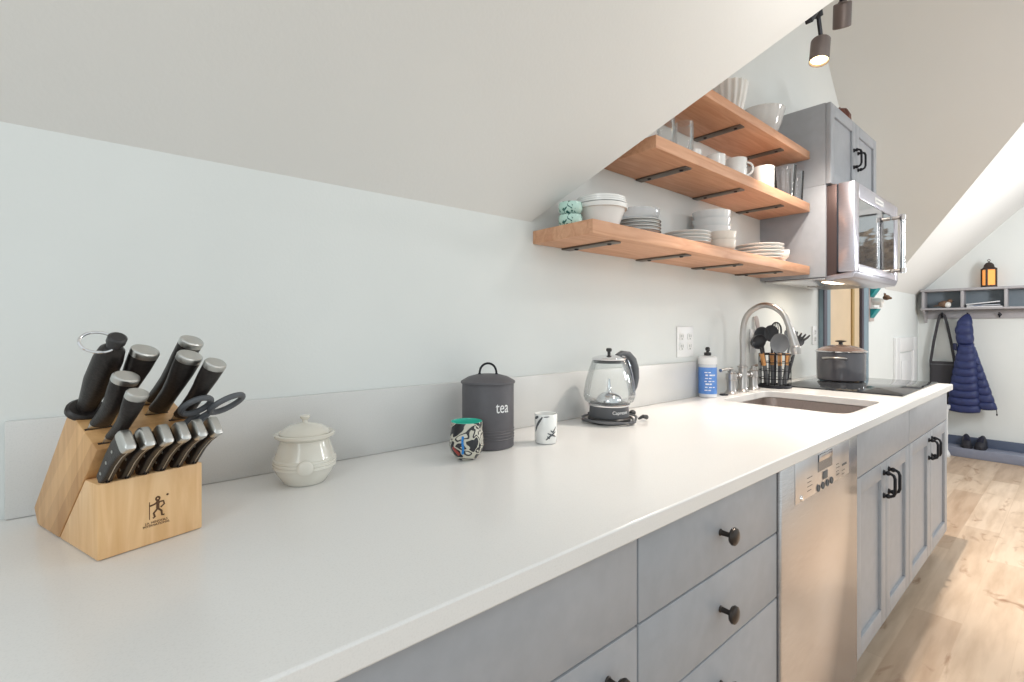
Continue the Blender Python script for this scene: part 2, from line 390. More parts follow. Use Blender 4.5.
# ------------------------------------------------------------------ worktop, backsplash, sink, hob
SX0, SX1, SY0, SY1 = 1.968, 2.432, -.566, -.120
b = MB(); bm = b.bm
def loop(pts, z):
    v = [bm.verts.new((x, y, z)) for x, y in pts]; return [bm.edges.new((v[i], v[(i + 1) % len(v)])) for i in range(len(v))]
es = loop([(-.7, -.648), (3.444, -.648), (3.444, 0), (-.7, 0)], CT) + loop(rrect(SX0, SX1, SY0, SY1, .05, 8), CT)
res = bmesh.ops.triangle_fill(bm, use_beauty=True, use_dissolve=False, edges=es)
fs = [f for f in res['geom'] if isinstance(f, bmesh.types.BMFace)]
ex = bmesh.ops.extrude_face_region(bm, geom=fs)
bmesh.ops.translate(bm, verts=[v for v in ex['geom'] if isinstance(v, bmesh.types.BMVert)], vec=(0, 0, -.03))
top = b.build('countertop', 'quartz')
bv = top.modifiers.new('edge', 'BEVEL'); bv.width = .003; bv.segments = 2; bv.limit_method = 'ANGLE'; bv.angle_limit = R(50)
tag(top, 'long white speckled quartz countertop running along the wall', 'countertop')
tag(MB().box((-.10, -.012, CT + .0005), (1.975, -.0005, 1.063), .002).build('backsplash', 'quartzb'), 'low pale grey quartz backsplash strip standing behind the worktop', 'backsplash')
# sink
sk = thing('sink', 'undermounted stainless steel sink basin set into white worktop', 'sink', (0, 0, 0))
g1, g2 = .012, .03
rings = [[(x, y, z) for x, y in rrect(SX0 - a, SX1 + a, SY0 - a, SY1 + a, .05 + a, 8)] for a, z in ((.028, .8785), (.003, .8785), (.003, .874), (-.004, .74), (-.012, .702), (-.05, .694), (-.18, .69))]
b = MB(); b.loft(rings, False)
n = len(rings[0]); bmesh.ops.contextual_create(b.bm, geom=b.bm.verts[-n:] if False else [v for v in b.bm.verts if abs(v.co.z - .69) < 1e-5])
o = b.build('basin', 'steelh', sk); so = o.modifiers.new('wall', 'SOLIDIFY'); so.thickness = .0015; so.offset = -1
b = MB().lathe([(0, .6965), (.03, .6965), (.042, .6985), (.045, .697), (.045, .694)], ((SX0 + SX1) / 2, (SY0 + SY1) / 2 + .05, 0)); b.build('drain', 'chrome', sk)
# hob
hb = MB().box((2.655, -.59, CT + .0005), (3.43, -.08, CT + .006), .002).build('cooktop', 'cook')
tag(hb, 'black glass induction cooktop lying flush in the far worktop end', 'cooktop')

# ------------------------------------------------------------------ base cabinets
YF = -.627
def slab(name, x0, x1, z0, z1, parent, y=YF):
    return MB().box((x0, y, z0), (x1, y + .02, z1), .0022).build(name, 'cab', parent)
def carcass(x0, x1, parent, hollow=False):
    b = MB()
    if hollow:      # open-topped box so that the sink basin can hang inside it
        b.box((x0, -.6055, .14), (x1, -.6035, .879)); b.box((x0, -.03, .14), (x1, -.028, .879)); b.box((x0, -.6034, .14), (x0 + .016, -.0301, .879)); b.box((x1 - .016, -.6034, .14), (x1, -.0301, .879)); b.box((x0 + .0161, -.6034, .14), (x1 - .0161, -.0301, .156))
    else: b.box((x0, -.6055, .14), (x1, -.03, .879))
    b.box((x0, -.56, .0), (x1, -.1, .1395)); return b.build('carcass', 'cabin', parent, flat=True)
def knob(x, z, parent):
    k = MB().lathe([(0, .0), (.0070, .0), (.0070, .0015), (.0055, .003), (.005, .017), (.0065, .020), (.0155, .0235), (.0175, .027), (.0165, .0315), (.011, .0345), (0, .0355)], seg=28)
    k.xf(Matrix.Translation((x, YF, z)) @ Matrix.Rotation(PI / 2, 4, 'X')); return k.build('knob', 'bronze', parent)
def pull(x, z0, z1, parent, y=YF, m='blackm', d=.034):
    b = MB(); r = .014
    pts = [(x, y - .001, z0)] + [(x, y - d + r - r * math.sin(a), z0 + .006 + r - r * math.cos(a)) for a in (0, PI / 6, PI / 3, PI / 2)]
    pts = [(x, y - .001, z0 + .004), (x, y - d * .6, z0 + .004), (x, y - d * .88, z0 + .009), (x, y - d, z0 + .02), (x, y - d, (z0 + z1) / 2), (x, y - d, z1 - .02), (x, y - d * .88, z1 - .009), (x, y - d * .6, z1 - .004), (x, y - .001, z1 - .004)]
    b.tube(pts, .0052, 12)
    for z in (z0 + .004, z1 - .004):
        b.lathe([(0, 0), (.0105, 0), (.0105, .004), (.007, .007), (.0055, .012)], seg=20, c=(0, 0, 0)) if False else b.cyl((x, y, z), (x, y - .006, z), .0105, .0085)
        b.ball((x, y - .014, z), .0085, 14, 8)
    return b.build('handle', m, parent)
def shaker(x0, x1, z0, z1, parent, name='door', y=YF, fr=.058):
    b = MB()
    b.box((x0, y, z0), (x0 + fr, y + .02, z1), .0018); b.box((x1 - fr, y, z0), (x1, y + .02, z1), .0018)
    b.box((x0 + fr, y, z0), (x1 - fr, y + .02, z0 + fr), .0018); b.box((x0 + fr, y, z1 - fr), (x1 - fr, y + .02, z1), .0018)
    b.box((x0 + fr - .004, y + .010, z0 + fr - .004), (x1 - fr + .004, y + .018, z1 - fr + .004))
    return b.build(name, 'cab', parent)

bc = thing('base_cabinet', 'blue-grey base cabinet at near left with plain fronts and one knob', 'cabinet')
carcass(-.7, .6755, bc)
slab('false_front', -.695, .674, .727, .876, bc)
d = slab('door', .08, .674, .15, .7235, bc); knob(.598, .672, d)
slab('door', -.695, .0765, .15, .7235, bc)
bc = thing('drawer_cabinet', 'blue-grey drawer cabinet with three bronze knobs in the middle', 'cabinet')
carcass(.6765, 1.231, bc)
for z0, z1 in ((.727, .876), (.5745, .7235), (.15, .571)):
    d = slab('drawer', .678, 1.2285, z0, z1, bc); knob(.953, (z0 + z1) / 2 if z0 > .2 else .50, d)
# dishwasher
dw = thing('dishwasher', 'stainless steel dishwasher with control panel along its top edge', 'dishwasher')
MB().box((1.2335, -.60, .10), (1.835, -.05, .878)).build('body', 'cabin', dw, flat=True)
MB().box((1.238, -.634, .115), (1.831, -.6005, .876), .004).build('door', 'steel', dw)
pn = MB().box((1.319, -.6355, .770), (1.741, -.6342, .8745), .0006).build('control_panel', mat('panel_steel', (.68, .68, .70), .3, 1., scale=20), dw)
hd = MB()
hd.prism([(1.475, .822), (1.588, .822), (1.588, .868), (1.475, .868)], 'y', -.6364, -.6356); hd.build('handle_recess', mat('recess_steel', (.20, .23, .27), .25, .9, scale=20), pn)
MB().box((1.478, -.6385, .849), (1.585, -.6366, .867), .0008).build('handle_lip', 'steel', pn)
MB().box((1.512, -.6368, .795), (1.549, -.6357, .816), .0004).build('display', 'mark', pn)
for i, x in enumerate((1.477, 1.512, 1.547, 1.582)):
    bt = MB().tube([(x + .0095 * math.cos(a * PI / 10), -.6366, .7795 + .0085 * math.sin(a * PI / 10)) for a in range(20)], .0014, 6, True)
    bt.cyl((x, -.6356, .7795), (x, -.6368, .7795), .0065); bt.build('button', 'mark', pn)
MB().cyl((1.357, -.6356, .779), (1.357, -.640, .779), .0075, .006).build('power_button', 'chrome', pn)
for x0, x1, z, h in [(1.398, 1.425 + .008 * (i % 2), .787 + i * .011, .0015) for i in range(4)] + [(1.622, 1.65 - .006 * (i % 2), .785 + i * .010, .0015) for i in range(4)] + [(1.675, 1.715, .802, .006), (1.672, 1.70, .788, .0015), (1.672, 1.694, .778, .0015)]:
    MB().box((x0, -.6361, z), (x1, -.6356, z + h)).build('printed_mark', 'mark', pn, flat=True)
MB().box((1.24, -.57, .002), (1.83, -.55, .11)).build('toe_kick', 'cabin', dw, flat=True)
# sink cabinet + hob cabinet
def two_door(name, label, x0, x1, xm, z0=.142):
    c = thing(name, label, 'cabinet'); carcass(x0, x1, c, name == 'sink_cabinet')
    slab('false_front', x0 + .003, x1 - .002, .727, .876, c)
    d = shaker(x0 + .003, xm - .0015, z0, .7235, c); pull(xm - .034, .600, .690, d)
    d = shaker(xm + .0015, x1 - .002, z0, .7235, c); pull(xm + .034, .600, .690, d)
    return c
two_door('sink_cabinet', 'blue-grey two-door cabinet under the sink, beside the dishwasher', 1.837, 2.566, 2.203)
two_door('cooktop_cabinet', 'blue-grey two-door cabinet under the black cooktop at far end', 2.5675, 3.42, 2.985)

# ------------------------------------------------------------------ shelves and brackets
def shelf(label, x0, z0, z1, bx):
    s = MB().box((x0, -.237, z0), (2.632, -.001, z1), .0025).build('wall_shelf', 'shelf')
    tag(s, label, 'shelf', 'floating wood shelves')
    for x in bx:
        k = MB().box((x - .034, -.207, z0 - .006), (x + .006, -.003, z0 - .0005), .001).build('bracket', 'brkt', s)
        for yy in (-.18, -.05):
            MB().lathe([(0, -.0045), (.005, -.004), (.0075, -.0015), (.0075, 0)], (x - .014, yy, z0 - .006), 14).build('screw', 'blackm', k)
    return s
shelf('lowest and longest thick wooden shelf, holding bowls and plates', 1.027, 1.463, 1.503, (1.185, 1.585, 1.985, 2.385))
shelf('middle thick wooden shelf, holding mugs and glasses', 1.328, 1.764, 1.806, (1.585, 1.995, 2.395))
shelf('topmost and shortest wooden shelf, holding two large bowls', 1.60, 2.018, 2.055, (1.995, 2.395))

# ------------------------------------------------------------------ dishes
S1, S2, S3 = 1.5035, 1.8065, 2.0555
def bowl_prof(r, h, foot=.5, t=.003, curve=.5, lip=0):
    o = [(0, .0), (r * foot, 0), (r * foot, .004)]
    for k in range(1, 9):
        u = k / 8; o.append((r * (foot + (1 - foot) * u ** curve), .004 + (h - .004) * u))
    if lip: o[-1] = (o[-1][0] + lip, h)
    i = [(p[0] - t if p[0] > t else 0, max(p[1], .006)) for p in o[:2:-1]]
    i[0] = (o[-1][0] - t, h - .0005)
    return o + i + [(r * foot * .7, .007), (0, .006)]
def plate_prof(r, h=.018, t=.004):
    return [(0, 0), (r * .55, 0), (r * .6, .002), (r * .75, h * .35), (r, h - t * .4), (r * 1.0, h), (r * .97, h + .001), (r * .74, h * .35 + t), (r * .58, t + .002), (0, t)]
def dish(name, label, cat, prof, loc, m, group=None, seg=44, fn=None):
    o = MB().lathe(prof, seg=seg, fn=fn).build(name, m, None, 50, loc); return tag(o, label, cat, group)
# two mint cups stacked at the left end of the bottom shelf
mp = [(0, 0), (.022, 0), (.029, .004), (.0345, .013), (.036, .024), (.034, .036), (.0325, .0365), (.032, .034), (.033, .02), (.025, .008), (0, .007)]
dish('teacup', 'mint green patterned cup, lower of the stacked pair at shelf end', 'cup', mp, (1.083, -.105, S1), 'mint', 'mint patterned cups')
dish('teacup', 'mint green patterned cup, upper of the stacked pair at shelf end', 'cup', mp, (1.083, -.105, S1 + .0370), 'mint', 'mint patterned cups')
# nested mixing bowls
bp = [(0, 0), (.048, 0), (.049, .003), (.0735, .066), (.0805, .0665), (.0825, .079), (.080, .080), (.071, .066), (.047, .006), (0, .006)]
b0 = dish('mixing_bowl', 'white rimmed mixing bowl, outermost of the nest on lowest shelf', 'bowl', bp, (1.203, -.122, S1), 'white', 'nested mixing bowls')
for i, w in enumerate(('second from bottom', 'third from bottom', 'topmost')):
    nest = [(0, .0), (.039, 0), (.064, .0690), (.0790 - .0015 * i, .0693), (.0792 - .0015 * i, .0745), (.0775 - .0015 * i, .0755), (.0632, .0700), (.0384, .0012), (0, .0012)]
    dish('mixing_bowl', 'white rimmed mixing bowl, %s in the nest on lowest shelf' % w, 'bowl', nest, (1.203, -.122, S1 + .0130 + .0066 * i), 'white', 'nested mixing bowls')
# striped plates with a glass dish
pl = (1.398, -.12)
dish('plate', 'brown terracotta plate under the striped plates on lowest shelf', 'plate', [(0, 0), (.05, 0), (.066, .011), (.068, .016), (.064, .016), (.05, .006), (0, .006)], (*pl, S1), 'brownp')
for i, w in enumerate(('lowest', 'second from bottom', 'third from bottom', 'topmost')):
    z = S1 + .0135 + .0115 * i
    p = dish('plate', 'white plate with a dark rim band, %s of four striped plates' % w, 'plate', [(0, 0), (.045, 0), (.05, .002), (.0735, .0085), (.075, .011), (.0735, .0125), (.05, .006), (0, .004)], (*pl, z), 'white', 'striped plates')
    MB().lathe([(.0738, .0072), (.0762, .0075), (.0758, .0088), (.0738, .0088), (.0738, .0072)], seg=44).build('rim_band', 'plateline', p)
gd = [(0, .0), (.055, 0), (.066, .006), (.0705, .024), (.0725, .036), (.0705, .036), (.0685, .024), (.064, .009), (.054, .004), (0, .004)]
dish('glass_dish', 'clear ribbed glass dish resting on the striped plates', 'dish', gd, (*pl, S1 + .0595), glass_mat('dish_glass', (.95, .96, .97), opac=.3, body=(.78, .80, .82), fres=.35), seg=44, fn=lambda q, a: (q[0] * (1 + .012 * math.cos(22 * a)), q[1] * (1 + .012 * math.cos(22 * a)), q[2]))
for i, w in enumerate(('lowest', 'second lowest', 'third', 'topmost')):
    dish('plate', 'plain white plate, %s of the small stack before tall bowls' % w, 'plate', plate_prof(.088), (1.700, -.125, S1 + .0125 * i), 'white', 'small white plates')
for i, w in enumerate(('bottom', 'second', 'third', 'fourth', 'top')):
    dish('cereal_bowl', 'pale grey bowl, %s one of the tall bowl stack' % w, 'bowl', bowl_prof(.076, .052, .62, curve=.35), (1.966, -.086, S1 + .0325 * i), 'whiteg', 'pale grey bowls')
for i, w in enumerate(('lower', 'upper')):
    dish('small_bowl', 'small cream bowl, %s of the pair before the grey bowls' % w, 'bowl', bowl_prof(.055, .040, .75, curve=.3), (1.860, -.180, S1 + .0310 * i), 'bisque', 'small cream bowls')
for i, w in enumerate(('lowest', 'second lowest', 'third', 'fourth', 'topmost')):
    dish('plate', 'white dinner plate, %s of the stack at right shelf end' % w, 'plate', plate_prof(.103, .016), (2.330, -.125, S1 + .0155 * i), 'white', 'white dinner plates')
dish('egg_cup', 'small white footed egg cup beside the dinner plates', 'egg cup', [(0, 0), (.022, 0), (.023, .004), (.009, .014), (.008, .022), (.022, .034), (.026, .052), (.026, .066), (.024, .066), (.02, .036), (0, .03)], (2.472, -.178, S1), 'white')
# middle shelf
def handled(name, label, cat, loc, r, h, m, hrot, hr=.02, group=None, glass=False):
    t = thing(name, label, cat, loc, hrot, group)
    MB().lathe([(0, 0), (r * .88, 0), (r * .95, .004), (r, h * .5), (r, h - .002), (r - .0012, h), (r - .003, h - .002), (r - .0035, h * .5), (r * .85, .006), (0, .006)], seg=40).build('body', m, t)
    MB().tube([(r - .003 + (hr + .002) * math.sin(a) * 1.15, 0, h * .52 - h * .31 * math.cos(a)) for a in [PI * k / 12 for k in range(13)]], .0042, 10).build('handle', m, t)
    return t
handled('glass_mug', 'tall clear glass mug at the left end of middle shelf', 'mug', (1.497, -.165, S2), .031, .118, 'glass', R(-120), group='tall glass mugs')
handled('glass_mug', 'tall clear glass mug, second from left on middle shelf', 'mug', (1.604, -.17, S2), .033, .128, 'glass', R(-120), group='tall glass mugs')
dish('cup', 'small plain white cup right behind the second glass mug', 'cup', bowl_prof(  .030, .058, .8, curve=.3), (1.708, -.148, S2), 'white', 'handleless white cups')
dish('cup', 'plain white cup between small cup and patterned mug', 'cup', bowl_prof(.035, .066, .8, curve=.3), (1.842, -.168, S2), 'white', 'handleless white cups')
sc = dish('saucer', 'small white saucer under the patterned white mug', 'saucer', plate_prof(.052, .010, .003), (2.012, -.172, S2), 'white')
mg = handled('mug', 'white mug with black mark and handle, on a saucer', 'mug', (2.008, -.170, S2 + .0045), .041, .084, 'white', R(-55))
for a, z, w in ((-.25, .058, .010), (-.10, .050, .008), (-.28, .042, .006)):
    k = MB().box((-.004, -w / 2, -w / 2), (.0006, w / 2, w / 2), .0004)
    k.xf(Matrix.Rotation(a - .2, 4, 'Z') @ Matrix.Translation((.0412, 0, z))); k.build('printed_mark', 'mark', mg)
dish('mug', 'plain white straight mug beside the faceted glass tumbler', 'mug', [(0, 0), (.038, 0), (.041, .004), (.0425, .094), (.041, .096), (.039, .093), (.0375, .008), (0, .006)], (2.222, -.19, S2), 'white')
fac = lambda q, a: (q[0] * (1 + .035 * math.cos(10 * a)), q[1] * (1 + .035 * math.cos(10 * a)), q[2])
dish('tumbler', 'large faceted clear glass tumbler near right end of shelf', 'glass', [(0, 0), (.034, 0), (.036, .006), (.047, .155), (.045, .155), (.0335, .012), (0, .010)], (2.478, -.182, S2), 'glassr', seg=60, fn=fac)
dish('champagne_glass', 'slim clear glass standing last at shelf end by cabinet', 'glass', [(0, 0), (.024, 0), (.026, .006), (.033, .150), (.0315, .150), (.0235, .010), (0, .008)], (2.59, -.192, S2), 'glassr')
# top shelf
rib = lambda q, a: (q[0] * (1 + .05 * math.cos(16 * a)), q[1] * (1 + .05 * math.cos(16 * a)), q[2])
dish('ribbed_bowl', 'tall white ribbed bowl at the left end of top shelf', 'bowl', bowl_prof(.072, .140, .45, .005, .5), (1.985, -.15, S3), 'white', seg=96, fn=rib)
dish('serving_bowl', 'wide pale glass serving bowl at right of top shelf', 'bowl', bowl_prof(.093, .128, .32, .004, .42, .002), (2.315, -.145, S3), glass_mat('milky_glass', (.95, .95, .95), opac=.5, body=(.82, .81, .80)))

# ------------------------------------------------------------------ wall cabinet, microwave, pumpkin
wc = thing('wall_cabinet', 'blue-grey wall cabinet with two doors above the microwave', 'cabinet')
b = MB(); b.box((2.64, -.301, 1.885), (3.418, -.001, 2.272), .0015); b.box((2.64, -.301, 1.448), (2.659, -.001, 1.8845), .0015); b.build('carcass', 'cab', wc)
d = shaker(2.642, 3.027, 1.888, 2.270, wc, 'door', -.322, .055); pull(2.993, 2.03, 2.125, d, -.322)
d = shaker(3.030, 3.416, 1.888, 2.270, wc, 'door', -.322, .055); pull(3.064, 2.03, 2.125, d, -.322)
mw = thing('microwave', 'stainless over-range microwave with bar handle under wall cabinet', 'microwave')
MB().box((2.661, -.340, 1.452), (3.43, -.002, 1.883), .002).build('housing', 'mwdark', mw)
MB().box((2.664, -.3485, 1.47), (3.428, -.3405, 1.880)).build('door_gasket', 'cabin', mw, flat=True)
dm = mat('pale_stainless_door', (.60, .58, .64), .28, .9, col2=(.56, .54, .60), scale=40, stretch=(1, 1, 6))
b = MB(); x0, x1, z0, z1 = 2.652, 3.445, 1.466, 1.882; gx0, gx1, gz0, gz1 = 2.72, 3.385, 1.505, 1.812
b.box((x0, -.415, z0), (gx0, -.349, z1), .004); b.box((gx1, -.415, z0), (x1, -.349, z1), .004)
b.box((gx0, -.415, z0), (gx1, -.349, gz0), .003); b.box((gx0, -.415, gz1), (gx1, -.349, z1), .003)
dd = b.build('door', dm, mw)
MB().box((gx0 - .002, -.411, gz0 - .002), (gx1 + .002, -.404, gz1 + .002)).build('door_glass', 'mwglass', dd, flat=True)
b = MB(); b.cyl((3.315, -.462, 1.50), (3.315, -.462, 1.815), .0115, None, 20); b.build('handle', 'chrome', dd)
b = MB()
for z in (1.515, 1.80): b.cyl((3.315, -.414, z), (3.315, -.455, z), .009); b.lathe([(0, -.012), (.0145, -.012), (.0145, .012), (0, .012)], (3.315, -.462, z), 20)
b.build('handle_mount', 'nickel', dd)
bd = MB().box((2.985, -.4175, 1.830), (3.135, -.4152, 1.860), .0006).build('badge', 'letter', dd)
b = MB()
for i in range(6): b.box((3.000 + i * .021, -.4182, 1.840), (3.013 + i * .021, -.4176, 1.850))
b.build('badge_mark', mat('badge_grey', (.45, .46, .48), .4, scale=10), bd, flat=True)
vt = MB(); vt.prism([(-.415, 1.4655), (-.405, 1.440), (-.30, 1.430), (-.29, 1.4515), (-.40, 1.4655)], 'x', 2.66, 3.44, .002); vt.build('lower_grille', dm, mw)
b = MB(); b.box((2.67, -.29, 1.4375), (3.42, -.01, 1.4515), .002); b.build('base_plate', 'steel', mw)
b = MB()
for i in range(9): b.box((3.06, -.27 + i * .022, 1.4335), (3.38, -.258 + i * .022, 1.4372))
b.build('grease_filter', 'nickel', mw, flat=True)
MB().box((2.80, -.285, 1.4335), (2.98, -.235, 1.4372), .001).build('hood_lamp', 'hoodl', mw)
pk = thing('copper_pumpkin', 'dark ribbed copper pumpkin ornament on top of wall cabinet', 'ornament', (3.215, -.195, 2.2725))
MB().lathe([(0, .004), (.03, 0), (.048, .02), (.058, .075), (.056, .125), (.040, .158), (.014, .168), (0, .165)], seg=80, fn=lambda q, a: (q[0] * (.93 + .07 * abs(math.cos(5 * a))), q[1] * (.93 + .07 * abs(math.cos(5 * a))), q[2])).build('body', 'copper', pk)
MB().tube([(0, 0, .164), (.002, 0, .172), (.006, 0, .178)], [.008, .006, .005], 10).build('stem', 'brown', pk)

# ------------------------------------------------------------------ track light
tx0, tx1, ty = 1.615, 2.75, -.565
zt = lambda x: EZ + x - VX0
tr = thing('light_track', 'dark track rail running up the sloped dormer ceiling', 'track')
b = MB(); ux = Vector((1, 0, 1)).normalized(); nn = Vector((1, 0, -1)).normalized()
p0 = Vector((tx0, ty, zt(tx0))) + nn * .009; p1 = Vector((tx1, ty, zt(tx1))) + nn * .009
b.box((0, -.010, -.007), ((p1 - p0).length, .010, .007), .0015); b.xf(basis(p0, ux, (0, 1, 0))); b.build('rail', 'blackm', tr)
def spot(x, label, aim, on=True, power=40, cone=95):
    base = Vector((x, ty, zt(x))) + nn * .017
    t = thing('track_spotlight', label, 'spotlight', tuple(base), 0, 'bronze spotlights on the track')
    hp = nn * .048                                    # pivot, relative
    pv = hp + Vector((0, 0, -.034))
    b = MB(); b.cyl((0, 0, 0), tuple(hp * .35), .014, .013); b.cyl(tuple(hp * .3), tuple(pv), .006); b.ball(tuple(pv), .010, 14, 8); b.build('stem', 'blackm', t)
    ax = (Vector(aim) - (base + pv)).normalized(); xx = ax.orthogonal().normalized()
    mx = basis(pv, xx, ax.cross(xx))                  # local z = aim
    h = MB().lathe([(0, .004), (.012, .004), (.013, .008), (.025, .010), (.027, .013), (.0275, .084), (.026, .0855), (.0245, .083), (.024, .072), (0, .070)], seg=32); h.xf(mx); h.build('housing', 'lampm', t)
    l = MB().lathe([(0, .079), (.017, .0795), (.0238, .0765), (.0238, .0735), (0, .0735)], seg=32); l.xf(mx); l.build('lens', 'bulb' if on else 'cap', t)
    ld = bpy.data.lights.new('track_lamp', 'SPOT'); ld.energy = power; ld.color = (1, .90, .79); ld.spot_size = R(cone); ld.spot_blend = .6; ld.shadow_soft_size = .014
    lo = bpy.data.objects.new('track_lamp', ld); COL.objects.link(lo)
    lo.location = base + pv + ax * .095; lo.rotation_euler = (-ax).to_track_quat('Z', 'Y').to_euler()
    return t
spot(1.680, 'lowest bronze track spotlight, glowing lens, left of its neighbour', (1.42, -.58, .91), power=42, cone=76)
spot(1.890, 'second bronze track spotlight, unlit side seen, cut by picture top', (2.64, -.33, 1.22), power=30, cone=78)
spot(2.25, 'third bronze track spotlight, assumed, higher up the rail beyond the view', (2.35, -.66, .91), power=84, cone=70)  # assumed lamp, inferred from the shelf shadow on the cabinet side
spot(2.60, 'uppermost bronze track spotlight, assumed, near the dormer ridge', (3.9, -1.75, .0), power=260, cone=62)  # assumed lamp out of view, brightens the far floor

# ------------------------------------------------------------------ outlets
def outlet(label, x0, x1, z0, z1, gangs, holes=True):
    p = MB().box((x0, -.006, z0), (x1, -.0005, z1), .002).build('wall_outlet', 'trimw'); tag(p, label, 'outlet', 'white wall outlets')
    wdt = (x1 - x0) / gangs; zm = (z0 + z1) / 2
    for gi in range(gangs):
        cx = x0 + wdt * (gi + .5)
        for zz in (zm - .021, zm + .021):
            r = MB(); r.prism(rrect(cx - .017, cx + .017, zz - .015, zz + .015, .008, 4), 'y', -.0085, -.0062); r = r.build('receptacle', 'white', p)
            h = MB()
            for dx in (-.007, .007): h.box((cx + dx - .0016, -.0091, zz - .003), (cx + dx + .0016, -.0086, zz + .009))
            h.cyl((cx, -.0086, zz - .009), (cx, -.0091, zz - .009), .003); h.build('slot', 'mark', r, flat=True)
    return p
outlet('white double wall outlet between kettle and soap bottle', 1.837, 1.965, 1.085, 1.212, 2)
outlet('white single wall outlet half hidden behind the faucet', 2.515, 2.59, 1.08, 1.20, 1)
outlet('white single wall outlet right beside the doorway casing', 3.385, 3.46, 1.10, 1.215, 1)

# ------------------------------------------------------------------ knife block and knives
KA = Vector((.007, -.281, CT + .0008)); KRZ = R(17.45); KW = .127
kb = thing('knife_block', 'light wooden knife block full of black-handled knives, at left of worktop', 'knife block', KA, KRZ)
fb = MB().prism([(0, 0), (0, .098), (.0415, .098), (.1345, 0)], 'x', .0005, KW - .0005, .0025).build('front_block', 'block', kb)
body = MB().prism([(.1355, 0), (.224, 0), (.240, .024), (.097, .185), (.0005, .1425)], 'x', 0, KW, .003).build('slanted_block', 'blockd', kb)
for yy in (.028, .058, .088):      # glue lines of the laminated side show as fine grooves
    pass
TH = R(46)
KROT = (TH, 0, KRZ)
def kloc(o, s, z): return KA + Matrix.Rotation(KRZ, 3, 'Z') @ Vector((o, s, z))
def topz(s): return .1425 + (s - .0005) * (.185 - .1425) / .0965
def slot(parent, o, s, z, w, d, up):
    b = MB().box((-w / 2, -d / 2, -.0004), (w / 2, d / 2, .0006)); b.xf(Matrix.Translation((o, s, z)) @ Matrix.Rotation(up, 4, 'X')); b.build('knife_slot', 'slot', parent, flat=True)
def ell(t, rx, ry, ox=0, oy=0, tilt=0, n=24, p=2.15):
    out = []
    for i in range(n):
        a = 2 * PI * i / n; c, s_ = math.cos(a), math.sin(a)
        x = rx * abs(c) ** (2 / p) * (1 if c >= 0 else -1); y = ry * abs(s_) ** (2 / p) * (1 if s_ >= 0 else -1)
        out.append((x + ox, y + oy, t + tilt * x))
    return out
def chef(o, s, L, label, w=1., bend=.004, tilt=-.25, blade=.02):
    k = thing('kitchen_knife', label, 'knife', kloc(o, s, topz(s) + .0005), 0, 'black handled knives in the block'); k.rotation_euler = KROT
    slot(body, o, s, topz(s), .03, .0035, R(23.7))
    st = []
    for u in (0, .06, .2, .4, .6, .8, .9, 1.):
        rx = .0125 - .0022 * math.sin(PI * min(1, u * 1.4)) * 1 + .0035 * max(0, u - .55) / .45
        st.append((u, rx * w, (.0085 + .0022 * math.sin(PI * u * .8)) * w, bend * u * u, -.004 * math.sin(PI * u)))
    H = L - .011
    b = MB(); b.loft([ell(.012 + (H - .012) * u, rx, ry, ox, oy, tilt * u) for u, rx, ry, ox, oy in st]); b.build('handle', 'handle', k)
    u, rx, ry, ox, oy = st[-1]
    b = MB(); b.loft([ell(H + .0003, rx * 1.01, ry * 1.01, ox, oy, tilt), ell(H + .007, rx * 1.03, ry * 1.03, ox, oy, tilt), ell(H + .0095, rx * .98, ry * .98, ox, oy, tilt), ell(H + .0108, rx * .86, ry * .84, ox, oy, tilt)]); b.build('end_cap', 'cap', k)
    b = MB(); b.loft([ell(-.012, .013 * w, .0012, 0, 0, 0, 16), ell(.002, .0130 * w, .0014, 0, 0, 0, 16), ell(.009, .0125 * w, .0055 * w, 0, 0, 0, 16), ell(.0128, .0125 * w, .0082 * w, 0, 0, 0, 16)]); b.build('bolster', 'cap', k)
    return k
chef(.047, .084, .128, 'large knife directly right of the honing steel, cap showing', 1.12)
chef(.017, .046, .107, 'left middle knife with steel cap, below the large one', 1.)
chef(.020, .012, .101, 'small front left knife leaning over the steak knives', .82, .002)
chef(.098, .088, .143, 'rearmost right knife, handle tallest against the wall', 1.05, .008)
chef(.092, .062, .130, 'right middle knife, handle upright before the rearmost one', 1.1, .004)
chef(.114, .040, .128, 'right front knife standing just behind the scissors', 1.0, .006)
# honing steel
k = thing('honing_steel', 'honing steel with black grip and hanging ring, far left of block', 'honing steel', kloc(.014, .086, topz(.086) + .0005)); k.rotation_euler = KROT
b = MB(); b.loft([ell(.000, .020, .016, p=2), ell(.003, .0225, .018, p=2), ell(.009, .0225, .018, p=2), ell(.012, .019, .015, p=2)]); b.build('guard', 'handle', k)
b = MB(); b.loft([ell(.0122, .011, .010), ell(.03, .0125, .0115), ell(.07, .0165, .0145), ell(.11, .0165, .0145), ell(.128, .014, .012), ell(.135, .009, .008)]); b.build('handle', 'handle', k)
b = MB(); b.loft([ell(.1352, .0085, .008, p=2), ell(.142, .0085, .008, p=2), ell(.143, .0105, .010, p=2), ell(.151, .0105, .010, p=2), ell(.153, .008, .0075, p=2)]); b.build('end_knob', 'blackp', k)
b = MB().tube([(-.0165 + .0190 * math.cos(a), .0035 + .0135 * math.sin(a), .1395 + .004 * math.sin(a)) for a in [2 * PI * i / 36 for i in range(36)]], .0019, 10, True); b.build('hanging_ring', 'chrome', k)
